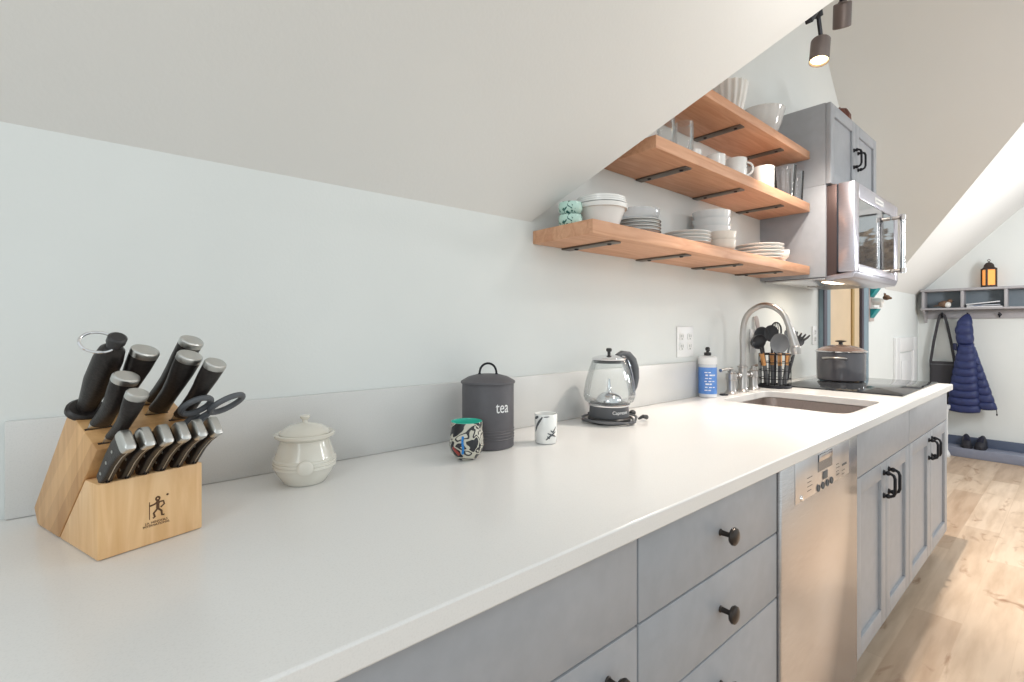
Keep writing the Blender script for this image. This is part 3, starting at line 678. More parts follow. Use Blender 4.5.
# steak knives
def steak(o, label):
    s, z = .0165, .0985
    k = thing('steak_knife', label, 'knife', kloc(o, s, z), 0, 'steak knives along the block front'); k.rotation_euler = (R(47), 0, KRZ)
    slot(fb, o, s - .006, z - .0002, .004, .024, 0)
    L = .088
    def rr(t, hy, oy, hx=.0066, n=24): return ell(t, hx, hy, 0, oy, 0, n, 5)
    stn = [(.004, .0092, -.001), (.02, .0098, .0000), (.045, .0112, .0020), (.068, .0130, .0010), (.085, .0148, -.0022)]
    MB().loft([rr(*q) for q in stn]).build('handle', 'handle', k)
    MB().loft([rr(t, hy + .0005, oy, .0009, 16) for t, hy, oy in [(-.012, .0075, 0)] + stn]).build('tang', 'cap', k)
    MB().loft([rr(.0853, .0151, -.0022, .0069), rr(.094, .0156, -.0045, .0069), rr(.0985, .0145, -.0060, .0062), rr(.1005, .010, -.007, .0045)]).build('end_cap', 'cap', k)
    h = k.children[0]
    for t in (.018, .042, .066):
        MB().cyl((-.0072, 0, t), (.0072, 0, t), .0021, None, 12).build('rivet', 'cap', h)
for i, w in enumerate(('leftmost steak knife in the row along the block front', 'second steak knife from left in the row of six', 'third steak knife from left in the row of six',
                       'fourth steak knife from left in the row of six', 'fifth steak knife from left in the row of six', 'rightmost steak knife in the row, beneath the scissors')):
    steak(.0115 + .0208 * i, w)
# scissors
k = thing('kitchen_scissors', 'grey-handled kitchen scissors standing at right end of the block', 'scissors', kloc(.104, .016, topz(.016) + .0005)); k.rotation_euler = KROT
def oval(cx, cz, a, b_, rot, y=0, n=32):
    return [(cx + a * math.cos(t) * math.cos(rot) - b_ * math.sin(t) * math.sin(rot), y, cz + a * math.cos(t) * math.sin(rot) + b_ * math.sin(t) * math.cos(rot)) for t in [2 * PI * i / n for i in range(n)]]
MB().tube(oval(.006, .048, .0195, .0150, R(40), .003), .0044, 10, True).build('handle', 'greyp', k)
MB().tube(oval(.044, .054, .0235, .0125, R(42), -.004), .0044, 10, True).build('handle', 'greyp', k)
b = MB(); b.tube([(.004, .002, .004), (.010, .002, .016), (.013, .002, .030)], [.006, .006, .004], 10); b.tube([(.008, -.003, .004), (.016, -.004, .020), (.026, -.004, .038)], [.006, .0065, .004], 10); b.build('shank', 'greyp', k)
MB().box((-.004, -.001, -.012), (.014, .001, .006)).build('blade', 'cap', k)
# branded mark on the block front
mk = MB(); ox, oz = .0675, .0335
def ln(pts, r): mk.tube([(ox + p[0], -.0002, oz + p[1]) for p in pts], r, 6)
mk.tube([(ox + .0005 + .0022 * math.cos(a), -.0002, oz + .0275 + .0024 * math.sin(a)) for a in [2 * PI * i / 12 for i in range(12)]], .0012, 6, True)
ln([(-.0095, .025), (-.0095, .001)], .0005); ln([(-.0095, .0195), (-.004, .0205), (.0005, .0225)], .0012); ln([(.0005, .0245), (.0005, .013)], .002); ln([(-.002, .022), (.003, .022)], .0016)
ln([(.002, .0225), (.0075, .0225), (.0085, .018), (.004, .0145)], .0011); ln([(.0, .0135), (-.0045, .0085), (-.003, .003), (-.0055, .0022)], .0013); ln([(.001, .0135), (.005, .0095), (.0055, .0035), (.0085, .003)], .0013)
for v in mk.bm.verts: v.co.y = -.0003 + (v.co.y + .0002) * .12
mk.build('brand_mark', 'burn', fb)
text('J.A. HENCKELS', .0042, 'lettering', 'burn', fb, basis((ox - .001, -.0002, .0285), (1, 0, 0), (0, 0, 1)), .0002)
text('INTERNATIONAL', .0042, 'lettering', 'burn', fb, basis((ox - .001, -.0002, .0245), (1, 0, 0), (0, 0, 1)), .0002)
MB().cyl((ox + .0125, -.0006, oz + .030), (ox + .0125, .0, oz + .030), .0014).build('trademark_dot', 'burn', fb)

# ------------------------------------------------------------------ things on the worktop
Z0 = CT + .0008
jr = thing('sugar_jar', 'squat cream ceramic jar with knobbed lid beside the knife block', 'jar', (.318, -.112, Z0))
jb = MB().lathe([(0, 0), (.036, 0), (.040, .004), (.052, .022), (.0555, .030), (.0570, .0315), (.0570, .035), (.0560, .0362), (.0575, .0375), (.0578, .041), (.0565, .0425), (.0575, .044), (.0570, .0475), (.0545, .049), (.050, .064), (.0455, .078), (.0445, .083), (.0500, .086), (.0545, .089), (.0550, .0935), (.0525, .0955), (.048, .094), (.042, .089), (.040, .07), (.045, .04), (.034, .008), (0, .008)], seg=56).build('body', 'cream', jr)
b = MB(); b.lathe([(0, 0), (.0125, 0), (.0145, .0015), (.0145, .0035), (.0125, .0055), (.0075, .007), (0, .0075)], seg=28)
da = math.atan2(-1.1 + .112, -.318) ; b.xf(Matrix.Translation((.0555 * math.cos(da), .0555 * math.sin(da), .0385)) @ Matrix.Rotation(da, 4, 'Z') @ Matrix.Rotation(PI / 2, 4, 'Y')); b.build('medallion', 'cream', jb)
ld = MB().lathe([(0, .092), (.0455, .092), (.0462, .095), (.042, .101), (.030, .108), (.014, .1125), (.0055, .114), (.0048, .119), (.0085, .1225), (.0095, .126), (.0075, .128), (0, .1285)], seg=48).build('lid', 'cream', jr)
# swirl cup
c1 = thing('swirl_cup', 'round black and white swirl-glazed cup with turquoise inside', 'cup', (.652, -.182, Z0))
cpb = MB().lathe([(0, .0), (.020, 0), (.024, .003), (.035, .016), (.0395, .032), (.0375, .052), (.0355, .068), (.036, .083), (.0355, .085)], seg=48).build('body', 'swirl', c1)
MB().lathe([(.0356, .0852), (.0335, .0858), (.0325, .082), (.033, .06), (.035, .035), (.02, .010), (0, .008)], seg=48).build('inside_glaze', 'mintin', c1)
cd = math.atan2(-1.1 + .182, -.652)
b = MB(); 
for i in range(7):
    a = cd - .22 + .02 * math.sin(i); z = .022 + i * .0055; r = .0385 + (.0012 if z < .05 else -.0005)
    b.ball((r * math.cos(a), r * math.sin(a), z), (.0030, .0030, .0036), 10, 6)
b.build('blue_stripe', 'blue', cpb)
b = MB()
for i in range(5):
    a = cd - .85 + i * .09; z = .030 - i * .0028
    b.ball((.0378 * math.cos(a), .0378 * math.sin(a), z), (.0034, .0034, .0042), 10, 6)
b.build('red_patch', 'redp', cpb)
# tea canister
tc = thing('tea_canister', 'charcoal metal tea canister with handled lid and white lettering', 'canister', (.768, -.112, Z0))
cb = MB().lathe([(0, 0), (.064, 0), (.0655, .002), (.0655, .022), (.0668, .0235), (.0655, .025), (.0655, .029), (.0668, .0305), (.0655, .032), (.0655, .036), (.0668, .0375), (.0655, .039), (.0655, .043), (.0668, .0445), (.0655, .046), (.0655, .160), (.0645, .162), (0, .162)], seg=64).build('body', 'canist', tc)
ld = MB().lathe([(.0655, .158), (.0685, .158), (.0692, .1605), (.068, .1635), (.050, .1735), (.030, .179), (0, .1815)], seg=64).build('lid', 'canist', tc)
hx = Vector((.7587, -.6514, 0))
b = MB(); b.tube([tuple(hx * (-.0215 * math.cos(a)) + Vector((0, 0, .178 + .029 * math.sin(a) ** .8 if 0 < a < PI else .178))) for a in [PI * i / 16 for i in range(17)]], .0028, 10); b.build('handle', 'blackm', ld)
b = MB(); b.ball(tuple(hx * .0215 + Vector((0, 0, .179))), .0045, 10, 6); b.ball(tuple(hx * -.0215 + Vector((0, 0, .179))), .0045, 10, 6); b.build('handle_rivet', 'blackm', ld)
da = math.atan2(-1.1 + .112, -.768) + .33
me = text('tea', .040, 'lettering', 'letter', cb, Matrix.Scale(.74, 4, (1, 0, 0)), .0004)
for v in me.data.vertices:
    a = da + .24 + v.co.x / .0655; r = .0657 + v.co.z; z = v.co.y + .0905
    v.co = (r * math.cos(a), r * math.sin(a), z)
# branch cup
bc_ = dish('branch_cup', 'small white cup with black brushed branches, right of canister', 'cup', [(0, 0), (.0255, 0), (.0285, .003), (.0292, .03), (.0295, .074), (.0285, .0752), (.027, .074), (.0265, .008), (0, .007)], (.899, -.188, Z0), 'white')
da = math.atan2(-1.1 + .188, -.899)
def stroke(pts, w):
    b = MB(); q = []
    for (a0, z0), (a1, z1) in zip(pts, pts[1:]):
        q += [(a0 + (a1 - a0) * i / 6, z0 + (z1 - z0) * i / 6) for i in range(6)]
    q.append(pts[-1]); n = len(q)
    b.tube([(.0290 * math.cos(da + a), .0290 * math.sin(da + a), z) for a, z in q], [w * (.35 + .65 * math.sin(PI * (i + .6) / (n + .2))) for i in range(n)], 8)
    for v in b.bm.verts:                      # painted on: press the stroke flat on the glaze
        r = math.hypot(v.co.x, v.co.y); k = (.02945 + .0004 + (r - .0290) * .04) / r; v.co.x *= k; v.co.y *= k
    b.build('brush_stroke', 'mark', bc_)
for pts, w in (([(-1.0, .040), (-.7, .054), (-.3, .070)], .0034), ([(-1.15, .064), (-.7, .0705)], .0034), ([(-1.1, .030), (-.85, .046), (-.6, .062)], .0022), ([(-.2, .0700), (.3, .0712)], .0014),
               ([(.0, .012), (.4, .022), (.95, .032)], .0024), ([(.15, .029), (.55, .024), (1.0, .019)], .0022), ([(.4, .036), (.65, .031), (1.0, .044)], .0020), ([(.1, .021), (.35, .015)], .0016)):
    stroke(pts, w)
# kettle
kt = thing('glass_kettle', 'glass electric kettle with black handle on its corded base', 'kettle', (1.248, -.118, Z0))
MB().lathe([(0, 0), (.064, 0), (.067, .002), (.067, .014), (.062, .018), (0, .018)], seg=48).build('power_base', 'blackp', kt)
kbs = MB().lathe([(0, .0185), (.0615, .0185), (.0625, .021), (.0605, .050), (.062, .053), (0, .053)], seg=48).build('heater_collar', 'greyp', kt)
MB().lathe([(.0625, .0532), (.0655, .0535), (.0665, .0575), (.0625, .0605), (.06, .06), (.06, .0532)], seg=48).build('steel_ring', 'chrome', kt)
gp = [(.066, .060), (.0765, .068), (.0805, .080), (.0790, .10), (.0735, .128), (.0655, .158), (.0565, .184), (.051, .197)]
MB().lathe(gp + [(r - .0018, z) for r, z in gp[::-1]], seg=56).build('glass_jug', 'glass', kt)
MB().lathe([(0, .0605), (.040, .0605), (.041, .066), (.036, .080), (.024, .090), (.010, .094), (.006, .10), (.0035, .135), (0, .136)], seg=36).build('heating_dome', 'chrome', kt)
MB().lathe([(.046, .186), (.0505, .1975), (.0505, .1958), (.0475, .186)], seg=44).build('lid_gasket', 'blackp', kt)
ld = MB().lathe([(.0475, .196), (.0535, .196), (.0545, .199), (.052, .203), (.034, .209), (.012, .2115), (0, .212)], seg=44).build('lid', 'chrome', kt)
MB().lathe([(0, .2121), (.005, .2121), (.0048, .220), (.0085, .223), (.0092, .229), (.007, .2325), (0, .233)], seg=24).build('lid_knob', 'blackp', ld)
hd = Vector((.93, -.36, 0)).normalized(); sd = Vector((0, 0, 1)).cross(hd)
def strap(path, hw, m, name, par, th=.004):
    b = MB(); rings = []
    for i, (q, z) in enumerate(path):
        q0, z0 = path[max(i - 1, 0)]; q1, z1 = path[min(i + 1, len(path) - 1)]
        t = Vector((q1 - q0, z1 - z0)).normalized(); nv = Vector((t.y, -t.x))
        w = hw[i] if isinstance(hw, list) else hw; tt = th[i] if isinstance(th, list) else th
        ring = []
        for k_ in range(16):
            a = 2 * PI * k_ / 16; c, s_ = math.cos(a), math.sin(a)
            u = w * abs(c) ** .6 * (1 if c > 0 else -1); v = tt * abs(s_) ** .6 * (1 if s_ > 0 else -1)
            P = hd * (q + nv.x * v) + sd * u + Vector((0, 0, z + nv.y * v)); ring.append(tuple(P))
        rings.append(ring)
    b.loft(rings); return b.build(name, m, par)
strap([(.056, .196), (.064, .178), (.074, .150), (.083, .112), (.086, .082), (.078, .064)], [.020, .021, .020, .018, .016, .014], mat('dark_chrome', (.35, .36, .42), .12, 1., scale=20), 'handle_mount', kt, .003)
strap([(.030, .208), (.048, .216), (.068, .212), (.086, .194), (.096, .165), (.098, .135), (.094, .108), (.088, .090)], [.012, .013, .0135, .0135, .013, .012, .0105, .008], 'greyp', 'handle', kt, [.005, .008, .010, .0105, .010, .009, .007, .004])
da = math.atan2(-1.1 + .118, -1.255)
me = text('Capresso', .0145, 'lettering', 'letter', kbs, Matrix.Identity(4), .0004)
for v in me.data.vertices:
    a = da + .62 + v.co.x / .061; r = .0618 + v.co.z; z = v.co.y + .032; v.co = (r * math.cos(a), r * math.sin(a), z)
def coil(r0, z, a0, a1, n=40, wob=.004, ph=0):
    return [((r0 + wob * math.sin(3.3 * a + ph)) * math.cos(a), (r0 + wob * math.sin(3.3 * a + ph)) * math.sin(a), z + .003 * math.sin(2.1 * a + ph)) for a in [a0 + (a1 - a0) * i / n for i in range(n + 1)]]
b = MB(); b.tube(coil(.078, .0085, R(120), R(360 + 20), wob=.005) + coil(.087, .011, R(385), R(640), wob=.007, ph=1)[1:] + coil(.080, .017, R(650), R(720 + 100), wob=.006, ph=2), .0036, 8); b.build('cord', 'cordm', kt)
b = MB(); b.tube([(.072, -.060, .008), (.088, -.066, .015), (.112, -.062, .009)], [.0034, .006, .008], 10); b.ball((.082, -.030, .022), (.013, .010, .010), 14, 8); b.build('plug', 'blackp', kt)
# soap bottle
sp = thing('soap_bottle', 'dish soap pump bottle with blue label beside the faucet', 'soap bottle', (2.010, -.046, Z0))
bb = MB().lathe([(0, 0), (.034, 0), (.037, .004), (.037, .140), (0, .140)], seg=40).build('bottle', 'soapl', sp)
lb = MB().lathe([(.0373, .016), (.0376, .016), (.0376, .128), (.0373, .128)], seg=40).build('label', 'soapb', bb)
da = math.atan2(-1.1 + .046, -2.010)
for i in range(7):
    q = MB(); n_ = 3 if i % 2 else 2
    for j in range(n_):
        a0 = da + .15 + (-.5 + j * .42) + .07 * (i % 3); wd = .26 if (i + j) % 2 else .34
        q.lathe([(.0377, .030 + i * .0125), (.0380, .030 + i * .0125), (.0380, .030 + i * .0125 + (.006 if i in (2, 5) else .004)), (.0377, .030 + i * .0125 + .004)], seg=120)
        bmesh.ops.delete(q.bm, geom=[f for f in q.bm.faces if f.tag is False and not (a0 <= (math.atan2(f.calc_center_median().y, f.calc_center_median().x)) <= a0 + wd)], context='FACES')
        for f in q.bm.faces: f.tag = True
    q.build('label_print', 'letter', lb, flat=True)
MB().lathe([(0, .1405), (.0372, .1405), (.0375, .143), (.0375, .168), (.033, .174), (.014, .177), (0, .177)], seg=40).build('collar', 'letter', sp)
b = MB().lathe([(0, .1775), (.014, .1775), (.0145, .180), (.0145, .190), (.006, .192), (.006, .198), (.009, .199), (.0095, .208), (.006, .213), (0, .214)], seg=24); b.tube([(0, 0, .203), (-.012, -.010, .204), (-.022, -.018, .199)], .0035, 8); b.build('pump', 'blackp', sp)
tag(MB().lathe([(0, 0), (.017, 0), (.0185, .002), (.017, .005), (.012, .0065), (0, .007)], (2.115, -.066, Z0), 28).build('air_switch', 'blackm'), 'small dark round button in the worktop left of faucet', 'button')
# faucet
fx, fy = 2.302, -.064
fc = thing('bridge_faucet', 'brushed nickel bridge faucet with tall gooseneck over the sink', 'faucet', (fx, fy, Z0))
for sx in (-.112, 0, .112):
    b = MB().lathe([(0, 0), (.026, 0), (.027, .005), (.0235, .009), (.0200, .016), (.0200, .060 if sx else .11), (.0235, .063 if sx else .113), (.0235, .090 if sx else .118), (.0165, .094 if sx else .121), (.0165, .102 if sx else .124), (0, .104 if sx else .125)], (sx, 0, 0), 28)
    b.build('column' if sx else 'spout_base', 'nickel', fc)
b = MB(); b.cyl((-.112, 0, .076), (.112, 0, .076), .0105); 
for sx in (-.055, .06): b.cyl((sx - .008, 0, .076), (sx + .008, 0, .076), .0155)
b.build('bridge', 'nickel', fc)
b = MB(); b.tube([(-.112, 0, .104), (-.112, 0, .113)], .010); b.tube([(-.104, .0, .111), (-.160, -.002, .113), (-.222, -.004, .110)], [.0065, .0055, .007], 12); b.build('lever', 'nickel', fc)
b = MB(); b.tube([(.112, 0, .104), (.112, 0, .113)], .010); b.tube([(.116, .0, .111), (.140, .004, .113), (.168, .008, .112)], [.0065, .0055, .007], 12); b.build('lever', 'nickel', fc)
sp_ = [(0, .12), (0, .20), (0, .268), (-.012, .335), (-.045, .376), (-.096, .397), (-.148, .386), (-.188, .352), (-.212, .298)]
# smooth the spout path
pp = []
for i in range(len(sp_) - 1):
    p0, p1, p2, p3 = sp_[max(i - 1, 0)], sp_[i], sp_[i + 1], sp_[min(i + 2, len(sp_) - 1)]
    for k_ in range(6):
        t = k_ / 6; pp.append(tuple(.5 * ((2 * p1[j]) + (p2[j] - p0[j]) * t + (2 * p0[j] - 5 * p1[j] + 4 * p2[j] - p3[j]) * t * t + (3 * p1[j] - p0[j] - 3 * p2[j] + p3[j]) * t ** 3) for j in (0, 1)))
pp.append(sp_[-1])
MB().tube([(0, y * .95, z) for y, z in pp], .0128, 18).build('spout', 'nickel', fc)
MB().tube([(0, -.201, .298), (0, -.204, .288), (0, -.205, .286), (0, -.224, .215), (0, -.2245, .213), (0, -.227, .198), (0, -.230, .182)], [.0150, .0155, .0150, .0185, .0215, .0215, .018], 22).build('spray_head', 'nickel', fc)
# utensil caddy
ux_, uy_ = 2.588, -.094
cd_ = thing('utensil_caddy', 'round black wire utensil caddy standing behind the sink', 'caddy', (ux_, uy_, Z0))
b = MB(); r = .071
for z in (.165, .125, .085, .045): b.tube([(r * math.cos(a), r * math.sin(a), z) for a in [2 * PI * i / 32 for i in range(32)]], .0032 if z == .165 else .0020, 6, True)
for i in range(18):
    a = 2 * PI * i / 18; b.tube([(r * math.cos(a), r * math.sin(a), .006), (r * math.cos(a), r * math.sin(a), .165)], .0019, 6)
b.build('wire_basket', 'blackm', cd_)
MB().lathe([(0, 0), (.074, 0), (.076, .004), (.074, .012), (.070, .014), (.069, .006), (0, .005)], seg=36).build('base_tray', 'blackm', cd_)
RT = Vector((.7587, -.6514, 0)); FW = Vector((.6514, .7587, 0))
def utensil(name, label, base, a, d, z, kind, m='tool', grip=True, size=(.035, .045), roll=0., group='cooking utensils in the caddy'):
    B = Vector((ux_, uy_, Z0 + .012)) + RT * base[0] + FW * base[1]
    Hh = Vector((ux_, uy_, 0)) + RT * a + FW * d + Vector((0, 0, z))
    t = thing(name, label, name.replace('_', ' '), B, 0, group)
    ax = (Hh - B); L = ax.length; ax.normalize()
    def at(u): return tuple(ax * u)
    zu = lambda z_: (z_ - B.z) / ax.z
    e = L - size[1] * .8
    if grip:
        g0, g1 = zu(1.022), zu(1.080)
        MB().tube([at(.0), at(.006), at(g0)], [.005, .0105, .0095], 10).build('handle_tip', 'toolg', t)
        MB().tube([at(g0 + .0003), at(g1)], [.0100, .0110], 12).build('wood_grip', 'woodh', t)
        MB().tube([at(g1 + .0003), at(e)], [.0055, .0045], 10).build('shaft', m, t)
    else:
        MB().tube([at(0), at(.005), at(L * .45), at(e)], [.005, .010, .008, .0045], 10).build('handle', m, t)
    X = RT.copy(); X = (X - ax * X.dot(ax)).normalized(); X = Matrix.Rotation(roll, 3, ax) @ X
    mx = basis(at(L), X, ax)         # local x across, y along, z towards viewer (or away)
    w, h = size; b = MB()
    if kind == 'spoon':
        b.lathe([(0, -.3), (.45, -.26), (.8, -.14), (1, 0), (.97, .02), (.78, -.08), (.45, -.19), (0, -.22)], seg=28, fn=lambda q, a_: (q[0] * w, q[1] * h, q[2] * w))
    elif kind == 'ladle':
        b.lathe([(0, -1), (.5, -.87), (.87, -.5), (1, 0), (.95, 0), (.82, -.47), (.47, -.82), (0, -.94)], seg=28, fn=lambda q, a_: (q[0] * w, q[1] * h, q[2] * w * .8))
    elif kind == 'turner':
        b.prism(rrect(-w, w, -h, h, w * .4, 5), 'z', -.0025, .0025, .001)
    elif kind == 'blade':
        b.loft([[(x, y, zz) for x, y in ((-q * w, yy), (q * w, yy), (q * w, yy), (-q * w, yy)) for zz in (0,)][:0] or [(-q * w, yy, -.002), (q * w, yy, -.002), (q * w, yy, .002), (-q * w, yy, .002)] for q, yy in ((.4, -h), (.8, -h * .5), (1, 0), (1, h * .6), (.7, h * .9), (.3, h))])
    elif kind == 'whisk':
        for k_ in range(5):
            q = PI * k_ / 5; b.tube([(w * math.sin(s_) * math.cos(q), -h * math.cos(s_), w * math.sin(s_) * math.sin(q)) for s_ in [PI * i / 14 for i in range(15)]] + [(-w * math.sin(s_) * math.cos(q), h * math.cos(s_), -w * math.sin(s_) * math.sin(q)) for s_ in [PI * i / 14 for i in range(1, 15)]], .0016, 6)
    elif kind == 'fork':
        b.lathe([(0, -.4), (.6, -.3), (1, 0), (.9, .06), (0, -.25)], seg=22, fn=lambda q, a_: (q[0] * w * .8, q[1] * h * .75, q[2] * w * .6))
        for k_ in range(5):
            x = (k_ - 2) / 2; b.tube([(x * w * .62, h * .3, .0), (x * w * .95, h * .8, .006), (x * w * 1.05, h * 1.15, .016)], [.006, .005, .0035], 8)
    b.xf(mx); b.build('head', m, t)
    return t
utensil('ladle', 'black ladle leaning left out of the utensil caddy', (-.038, -.01), -.100, -.045, 1.138, 'ladle', 'tool', True, (.044, .036), R(20))
utensil('serving_spoon', 'dark oval serving spoon at the back left of the caddy', (-.028, .022), -.068, -.005, 1.170, 'spoon', 'tool', False, (.038, .042))
utensil('slotted_spoon', 'large round grey skimmer at the caddy front facing viewer', (.0, -.048), -.012, -.065, 1.130, 'spoon', 'toolg', True, (.046, .050))
utensil('spatula', 'long slim beige spatula sticking up highest from the caddy', (-.008, .050), -.062, .050, 1.225, 'blade', 'weather', False, (.013, .042), R(25))
utensil('whisk', 'dark wire whisk behind the faucet neck in the caddy', (.014, .034), .022, .03, 1.190, 'whisk', 'blackm', False, (.026, .045))
utensil('turner', 'grey flat turner at the right of the caddy', (.030, -.030), .058, -.03, 1.150, 'turner', 'toolg', True, (.030, .045))
utensil('pasta_fork', 'black pasta fork with claws leaning right out of caddy', (.048, .0), .116, .0, 1.140, 'fork', 'tool', False, (.036, .036), R(-15))
utensil('mixing_spoon', 'dark mixing spoon in the middle of the caddy', (-.006, .004), -.024, -.012, 1.178, 'spoon', 'tool', True, (.034, .042), R(-15))
# pot on the hob
pt = thing('cooking_pot', 'dark grey enamel pot with tinted lid on the black cooktop', 'pot', (3.165, -.216, CT + .0072))
MB().lathe([(0, 0), (.108, 0), (.114, .004), (.1155, .012), (.1165, .150), (.1190, .153), (.1190, .156), (.114, .156), (.113, .012), (0, .008)], seg=64).build('body', 'pot', pt)
ld = MB().lathe([(.1205, .1565), (.1215, .159), (.1185, .163), (.104, .172), (.075, .185), (.040, .193), (0, .196)], seg=64).build('lid', 'potlid', pt)
MB().lathe([(.1195, .1562), (.1245, .1566), (.1250, .1596), (.1195, .1622)], seg=64).build('lid_rim', 'chrome', ld)
MB().lathe([(0, .1962), (.012, .1962), (.009, .203), (.010, .208), (.026, .2125), (.027, .216), (.015, .219), (0, .2195)], seg=28).build('lid_knob', 'blackp', ld)
da = math.atan2(-1.1 + .216, -3.165)
for a0, q in ((da - .22, 1), (da - .22 + PI, 1)):
    b = MB(); P = lambda r_, dth, z: (r_ * math.cos(a0 + dth), r_ * math.sin(a0 + dth), z)
    b.tube([P(.115, -.42, .118), P(.130, -.42, .122), P(.146, -.36, .125), P(.152, -.2, .127), P(.154, 0, .127), P(.152, .2, .127), P(.146, .36, .125), P(.130, .42, .122), P(.115, .42, .118)], .0062, 12); b.build('handle', 'nickel', pt)

# ------------------------------------------------------------------ back wall ornament, stool
oz_ = thing('wall_ornament', 'small weathered wall rack with teal corbels holding a white animal', 'ornament', (4.61, 0, 1.395))
MB().box((-.065, -.022, -.140), (.065, -.0015, .140), .003).build('backboard', 'weather', oz_)
for z, s_ in ((.052, 1), (-.108, 1)):
    b = MB().prism([(-.0225, z - .008), (-.0225, z + .062), (-.068, z + .062)], 'x', -.055, .055, .003); b.build('corbel', 'teal', oz_)
for z in (.120, -.040):
    MB().box((-.06, -.072, z - .0055), (.06, -.0225, z + .004), .002).build('ledge', 'trimw', oz_)
an = thing('animal_figurine', 'white figurine with brown head standing on the wall rack ledge', 'figurine', (4.61, -.052, 1.3605))
b = MB(); b.ball((0, 0, .034), (.020, .036, .020), 18, 12)
for x, y in ((-.010, -.022), (.010, -.022), (-.010, .022), (.010, .022)): b.tube([(x, y, .030), (x, y, .0)], [.007, .006], 8)
b.build('body', 'fur', an); an.scale = (1.35, 1.35, 1.35)
b = MB(); b.ball((0, -.046, .055), (.014, .018, .015), 16, 10); b.ball((0, -.062, .051), (.008, .010, .007), 12, 8); b.tube([(-.008, -.040, .066), (-.014, -.038, .080)], [.005, .002], 8); b.tube([(.008, -.040, .066), (.014, -.038, .080)], [.005, .002], 8); b.build('head', 'brown', an)
st = thing('stool', 'small white stool with round feet behind the worktop end', 'stool', (5.93, -.17, 0))
MB().prism(rrect(-.17, .17, -.115, .115, .03), 'z', .455, .485, .004).build('seat', 'trimw', st)
for x in (-.13, .13):
    for y in (-.085, .085):
        MB().lathe([(0, 0), (.026, 0), (.032, .012), (.032, .030), (.022, .05), (.014, .07), (.014, .20), (.018, .22), (.014, .24), (.014, .40), (.02, .44), (.02, .4545), (0, .4545)], (x, y, 0), 20).build('leg', 'trimw', st)

# ------------------------------------------------------------------ end wall: coat shelf and what it carries
cs = thing('coat_shelf', 'grey painted wall shelf with cubbies and coat hooks on end wall', 'shelf', (WX, 0, 0))
MB().box((-.175, -1.30, 1.552), (-.001, -.045, 1.574), .003).build('top_board', 'coat', cs)
MB().box((-.175, -1.30, 1.374), (-.001, -.045, 1.392), .003).build('lower_board', 'coat', cs)
MB().box((-.018, -1.29, 1.290), (-.0015, -.055, 1.3735), .002).build('hook_rail', 'coat', cs)
MB().box((-.016, -1.29, 1.3925), (-.0015, -.055, 1.5515)).build('back_panel', 'coatb', cs, flat=True)
for y in (-.065, -.350, -.640, -.930, -1.220):
    MB().box((-.165, y - .011, 1.3925), (-.0165, y + .011, 1.5515), .002).build('divider', 'coat', cs)
for y in (-.065, -1.220):
    MB().prism([(-.0185, 1.3735), (-.15, 1.3735), (-.145, 1.355), (-.09, 1.335), (-.05, 1.30), (-.04, 1.255), (-.0185, 1.25)], 'y', y - .010, y + .010, .002).build('corbel', 'coat', cs)
def hook(y):
    b = MB(); b.ball((-.020, y, 1.325), (.006, .014, .014), 14, 8); b.tube([(-.022, y, 1.328), (-.045, y, 1.318), (-.062, y, 1.330), (-.064, y, 1.345)], [.006, .006, .005, .007], 10); b.tube([(-.022, y, 1.318), (-.036, y, 1.300), (-.046, y, 1.305)], [.006, .005, .006], 10)
    b.build('coat_hook', 'blackm', cs)
for y in (-.190, -.375, -.590, -.80, -1.02): hook(y)
# lantern
ln_ = thing('lantern', 'dark iron lantern with amber glass standing on the coat shelf', 'lantern', (6.265, -.525, 1.5745), R(33))
h = .042
MB().box((-h, -h, 0), (h, h, .018), .003).build('base', 'lantern', ln_)
b = MB()
for x in (-1, 1):
    for y in (-1, 1): b.box((x * .035 - .006, y * .035 - .006, .0182), (x * .035 + .006, y * .035 + .006, .165))
b.box((-.041, -.041, .1652), (.041, .041, .174)); b.build('frame', 'lantern', ln_, flat=True)
for k_ in range(4):
    b = MB().box((-.0285, -.0345, .022), (.0285, -.0325, .160)); b.xf(Matrix.Rotation(PI / 2 * k_, 4, 'Z')); b.build('amber_pane', 'amber', ln_, flat=True)
b = MB(); b.lathe([(.046, .1745), (.048, .178), (.039, .184), (.038, .190), (.034, .208), (.023, .222), (.010, .229), (0, .230)], seg=8); b.build('roof', 'lantern', ln_, 20)
b = MB(); b.tube([(0, .0, .229), (0, 0, .238)], .005); b.tube([(0, .010 * math.cos(a),   .246 + .010 * math.sin(a)) for a in [2 * PI * i / 16 for i in range(16)]], .0025, 8, True); b.build('top_ring', 'lantern', ln_)
b = MB(); b.box((.0425, -.006, .09), (.049, .006, .105), .001); b.build('latch', 'lantern', ln_)
# bird
bd_ = thing('bird_figurine', 'small brown and white bird figurine in the left cubby', 'figurine', (6.235, -.215, 1.3925))
b = MB(); b.ball((0, -.005, .036), (.030, .048, .034), 20, 12); b.ball((0, -.042, .064), (.020, .022, .020), 16, 10); b.loft([[(x, y, z + .022) for x, z in ((-.014, .0), (.014, .0), (.014, .012), (-.014, .012))] for y in (.02,)] + [[(x, .075, z - .006 + .022) for x, z in ((-.010, 0), (.010, 0), (.010, .005), (-.010, .005))]])
b.build('body', 'brown', bd_)
b = MB(); b.ball((-.012, -.030, .030), (.022, .026, .028), 16, 10); b.build('breast', 'fur', bd_); b = MB(); b.tube([(0, -.060, .064), (0, -.076, .061)], [.005, .001], 8); b.build('beak', 'blackm', bd_)
for x in (-.01, .012): pass
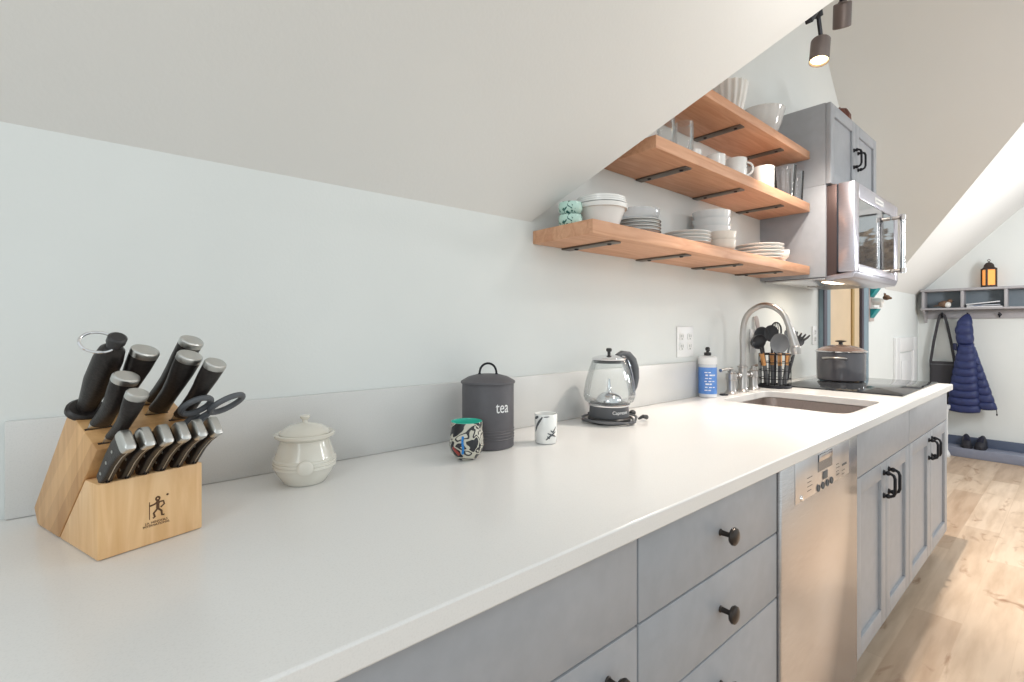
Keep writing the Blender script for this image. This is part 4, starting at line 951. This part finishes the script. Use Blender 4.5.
# magazines
for i, (nm, lb_, z, tlt, m_, yy, l_) in enumerate((('magazine', 'white magazine lying flat at the bottom of middle cubby', 1.3925, 0, 'paper', -.50, .235), ('magazine', 'dark covered magazine between the two white ones in cubby', 1.4030, R(1.5), 'paperb', -.490, .22), ('magazine', 'tilted white magazine on top of the pile in cubby', 1.4150, R(6), 'paper', -.485, .225))):
    b = MB().box((-.065, -l_ / 2, 0), (.065, l_ / 2, .0085), .0015); o = b.build(nm, m_, None, loc=(6.255, yy, z + (l_ / 2 * math.sin(tlt) if i else 0)))
    o.rotation_euler = (-tlt, 0, R(3 * i)); tag(o, lb_, 'magazine', 'magazines in the cubby')
# shoulder bag
bg = thing('shoulder_bag', 'charcoal canvas bag hanging by its strap beside the jacket', 'bag', (6.306, -.195, .45))
def cloth(stations, m, name, par, n=28, p=3):
    b = MB(); rings = []
    for z, yc, wy, xc, wx in stations:
        rings.append([(x + xc, y + yc, z) for x, y, _ in ell(0, wx, wy, 0, 0, 0, n, p)])
    b.loft(rings); return b.build(name, m, par, 60)
cloth([(0, 0, .080, 0, .020), (.01, 0, .092, 0, .028), (.12, 0, .096, 0, .033), (.28, 0, .096, 0, .030), (.38, 0, .095, 0, .024), (.425, 0, .094, 0, .018)], 'bag', 'body', bg)
MB().box((-.028, -.095, .392), (-.0225, .095, .400), .002).build('zip_band', 'toolg', bg)
def ribbon(path, hw, th, m, name, par):
    b = MB(); rings = []
    for i, p_ in enumerate(path):
        p_ = Vector(p_); t = (Vector(path[min(i + 1, len(path) - 1)]) - Vector(path[max(i - 1, 0)])).normalized()
        xv = Vector((1, 0, 0)); nv = t.cross(xv).normalized()
        rings.append([tuple(p_ + xv * hw * a + nv * th * c) for a, c in ((-1, -1), (1, -1), (1, 1), (-1, 1))])
    b.loft(rings); return b.build(name, m, par)
ribbon([(0, .085, .36), (0, .088, .43), (0, .065, .62), (.0, .035, .80), (.012, .022, .872), (.015, .005, .893), (.012, -.012, .872), (0, -.032, .80), (0, -.062, .62), (0, -.088, .43), (0, -.085, .36)], .012, .010, 'bag', 'strap', bg)
# quilted jacket
jk = thing('puffer_jacket', 'navy quilted puffer jacket hanging by its hood from a hook', 'jacket', (6.205, -.375, .40))
def lerp(tab, z):
    for (z0, *a), (z1, *b_) in zip(tab, tab[1:]):
        if z0 <= z <= z1:
            t = (z - z0) / (z1 - z0); return [p + (q - p) * t for p, q in zip(a, b_)]
    return list(tab[-1][1:]) if z > tab[-1][0] else list(tab[0][1:])
def puffy(tab, z0, z1, pitch, amp, m, name, par, sag=.0):
    b = MB(); rings = []; n = int((z1 - z0) / .0085)
    for i in range(n + 1):
        z = z0 + (z1 - z0) * i / n; yl, yr, wx, xc = lerp(tab, z)
        pf = abs(math.sin(PI * (z - z0) / pitch)) ** .45; k_ = 1 if i not in (0, n) else .6
        rings.append([((x * (1 - amp + amp * pf) * k_ + xc), (yl + yr) / 2 + y * (1 - amp * .30 + amp * .30 * pf), z + sag * math.cos(2.2 * y / max(.01, abs(yr - yl) / 2)) * -1) for x, y, _ in ell(0, wx, abs(yr - yl) / 2, 0, 0, 0, 30, 2.5)])
    b.loft(rings); return b.build(name, m, par, 70)
main = [(.0, .135, -.105, .055, 0), (.25, .113, -.092, .06, 0), (.45, .085, -.078, .06, 0), (.60, .062, -.068, .055, 0), (.655, .058, -.058, .045, 0)]
puffy(main, .015, .655, .0685, .32, 'navy', 'body', jk, .008)
side = [(.05, -.060, -.215, .045, .02), (.3, -.055, -.150, .045, .02), (.5, -.04, -.095, .04, .02), (.62, -.03, -.065, .03, .02)]
puffy(side, .055, .62, .0685, .32, 'navy', 'side_panel', jk, .006)
hood = [(.64, .060, -.052, .045, 0), (.70, .070, -.058, .055, 0), (.78, .077, -.052, .06, .0), (.86, .062, -.045, .05, .01), (.91, .030, -.035, .03, .02), (.935, .000, -.015, .012, .03)]
puffy(hood, .650, .932, .088, .30, 'navy', 'hood', jk, .004)
b = MB(); b.prism([(.058, .585), (.085, .600), (.086, .660), (.060, .655)], 'x', -.045, .01, .006); b.build('collar', 'navyin', jk)
b = MB(); b.tube([(-.0, -.205, .06), (-.003, -.208, .028)], .003, 8); b.ball((-.003, -.208, .02), (.004, .006, .012), 10, 6); b.build('zipper_pull', 'blackm', jk)
# shoes
def shoe(y, lbl, rz):
    s_ = thing('shoe', lbl, 'shoe', (6.245, y, .0855), rz, 'black shoes under the jacket')
    MB().loft([[(x, w * c, zz) for c, zz in ((-1, 0), (1, 0), (1, .016), (-1, .016))] for x, w in ((-.088, .020), (-.075, .034), (-.03, .042), (.03, .034), (.075, .032), (.085, .022))]).build('sole', 'rubber', s_)
    prof = [(-.084, .020, .030), (-.065, .034, .052), (-.03, .038, .072), (.0, .035, .100), (.03, .033, .112), (.06, .032, .115), (.078, .026, .110)]
    b = MB(); b.loft([[(x, w * math.cos(a), .0165 + (hh - .0165) * (max(0, math.sin(a)) ** .8)) for a in [PI * i / 10 for i in range(11)]] for x, w, hh in prof]); b.build('upper', 'rubber', s_)
    b = MB()
    for i in range(4): b.tube([(-.035 + i * .016, -.022, .066 + i * .010), (-.033 + i * .016, 0, .078 + i * .010), (-.035 + i * .016, .022, .066 + i * .010)], .0032, 6)
    b.build('laces', 'navyin', s_)
shoe(-.375, 'left one of two black shoes on the grey plinth', R(8)); shoe(-.475, 'right one of two black shoes on the grey plinth', R(-6))

# ------------------------------------------------------------------ camera, light, view
cam = bpy.data.cameras.new('camera'); co = bpy.data.objects.new('camera', cam); COL.objects.link(co)
co.location = (0, -1.10, 1.21); co.rotation_euler = (R(90), 0, -math.atan2(.6514, .7587))
cam.sensor_width = 36; cam.lens = 492 / 1024 * 36; cam.shift_y = -14 / 1024; cam.clip_start = .02
SC.camera = co
w = bpy.data.worlds.new('daylight'); SC.world = w; w.use_nodes = True
bg_ = w.node_tree.nodes['Background']; bg_.inputs['Color'].default_value = (.90, .965, .975, 1); bg_.inputs['Strength'].default_value = .84
def area(name, loc, aim, sx, sy, e, col):
    l = bpy.data.lights.new(name, 'AREA'); l.shape = 'RECTANGLE'; l.size = sx; l.size_y = sy; l.energy = e; l.color = col
    o = bpy.data.objects.new(name, l); COL.objects.link(o); o.location = loc
    o.rotation_euler = (Vector(loc) - Vector(aim)).to_track_quat('Z', 'Y').to_euler(); return o
pl_ = bpy.data.lights.new('room_fill_light', 'POINT'); pl_.energy = 46; pl_.color = (1, .97, .95); pl_.shadow_soft_size = .18  # added fill without a fixture, brightens end wall, slopes and cabinet fronts
po = bpy.data.objects.new('room_fill_light', pl_); COL.objects.link(po); po.location = (3.9, -2.5, 2.0)
p3 = bpy.data.lights.new('assumed_ceiling_light', 'POINT'); p3.energy = 4.5; p3.color = (1, .96, .92); p3.shadow_soft_size = .07  # assumed lamp without a fixture, placed to cast the shelf's shadow on the wall
po = bpy.data.objects.new('assumed_ceiling_light', p3); COL.objects.link(po); po.location = (1.45, -.98, 2.02)
p2 = bpy.data.lights.new('far_slope_fill_light', 'POINT'); p2.energy = 40; p2.color = (.94, .97, 1); p2.shadow_soft_size = .15  # added cool fill out of view, no real lamp; whitens the far roof slope
po = bpy.data.objects.new('far_slope_fill_light', p2); COL.objects.link(po); po.location = (4.95, -1.55, 1.62)
area('left_fill_light', (-1.6, -1.75, 1.95), (.55, -.35, .9), 1.0, 1.0, 11, (.88, .96, 1))  # added cool fill from the left without any window, brightens the near worktop
hl = area('hood_lamp_light', (2.89, -.26, 1.430), (2.89, -.26, 0), .16, .04, 1.2, (1, .86, .68))
SC.view_settings.view_transform = 'Standard'; SC.view_settings.look = 'None'; SC.view_settings.exposure = .06; SC.view_settings.gamma = 1
SC.view_settings.use_curve_mapping = False
SC.cycles.use_denoising = True
SC.cycles.max_bounces = 10; SC.cycles.transparent_max_bounces = 24; SC.cycles.sample_clamp_indirect = 6
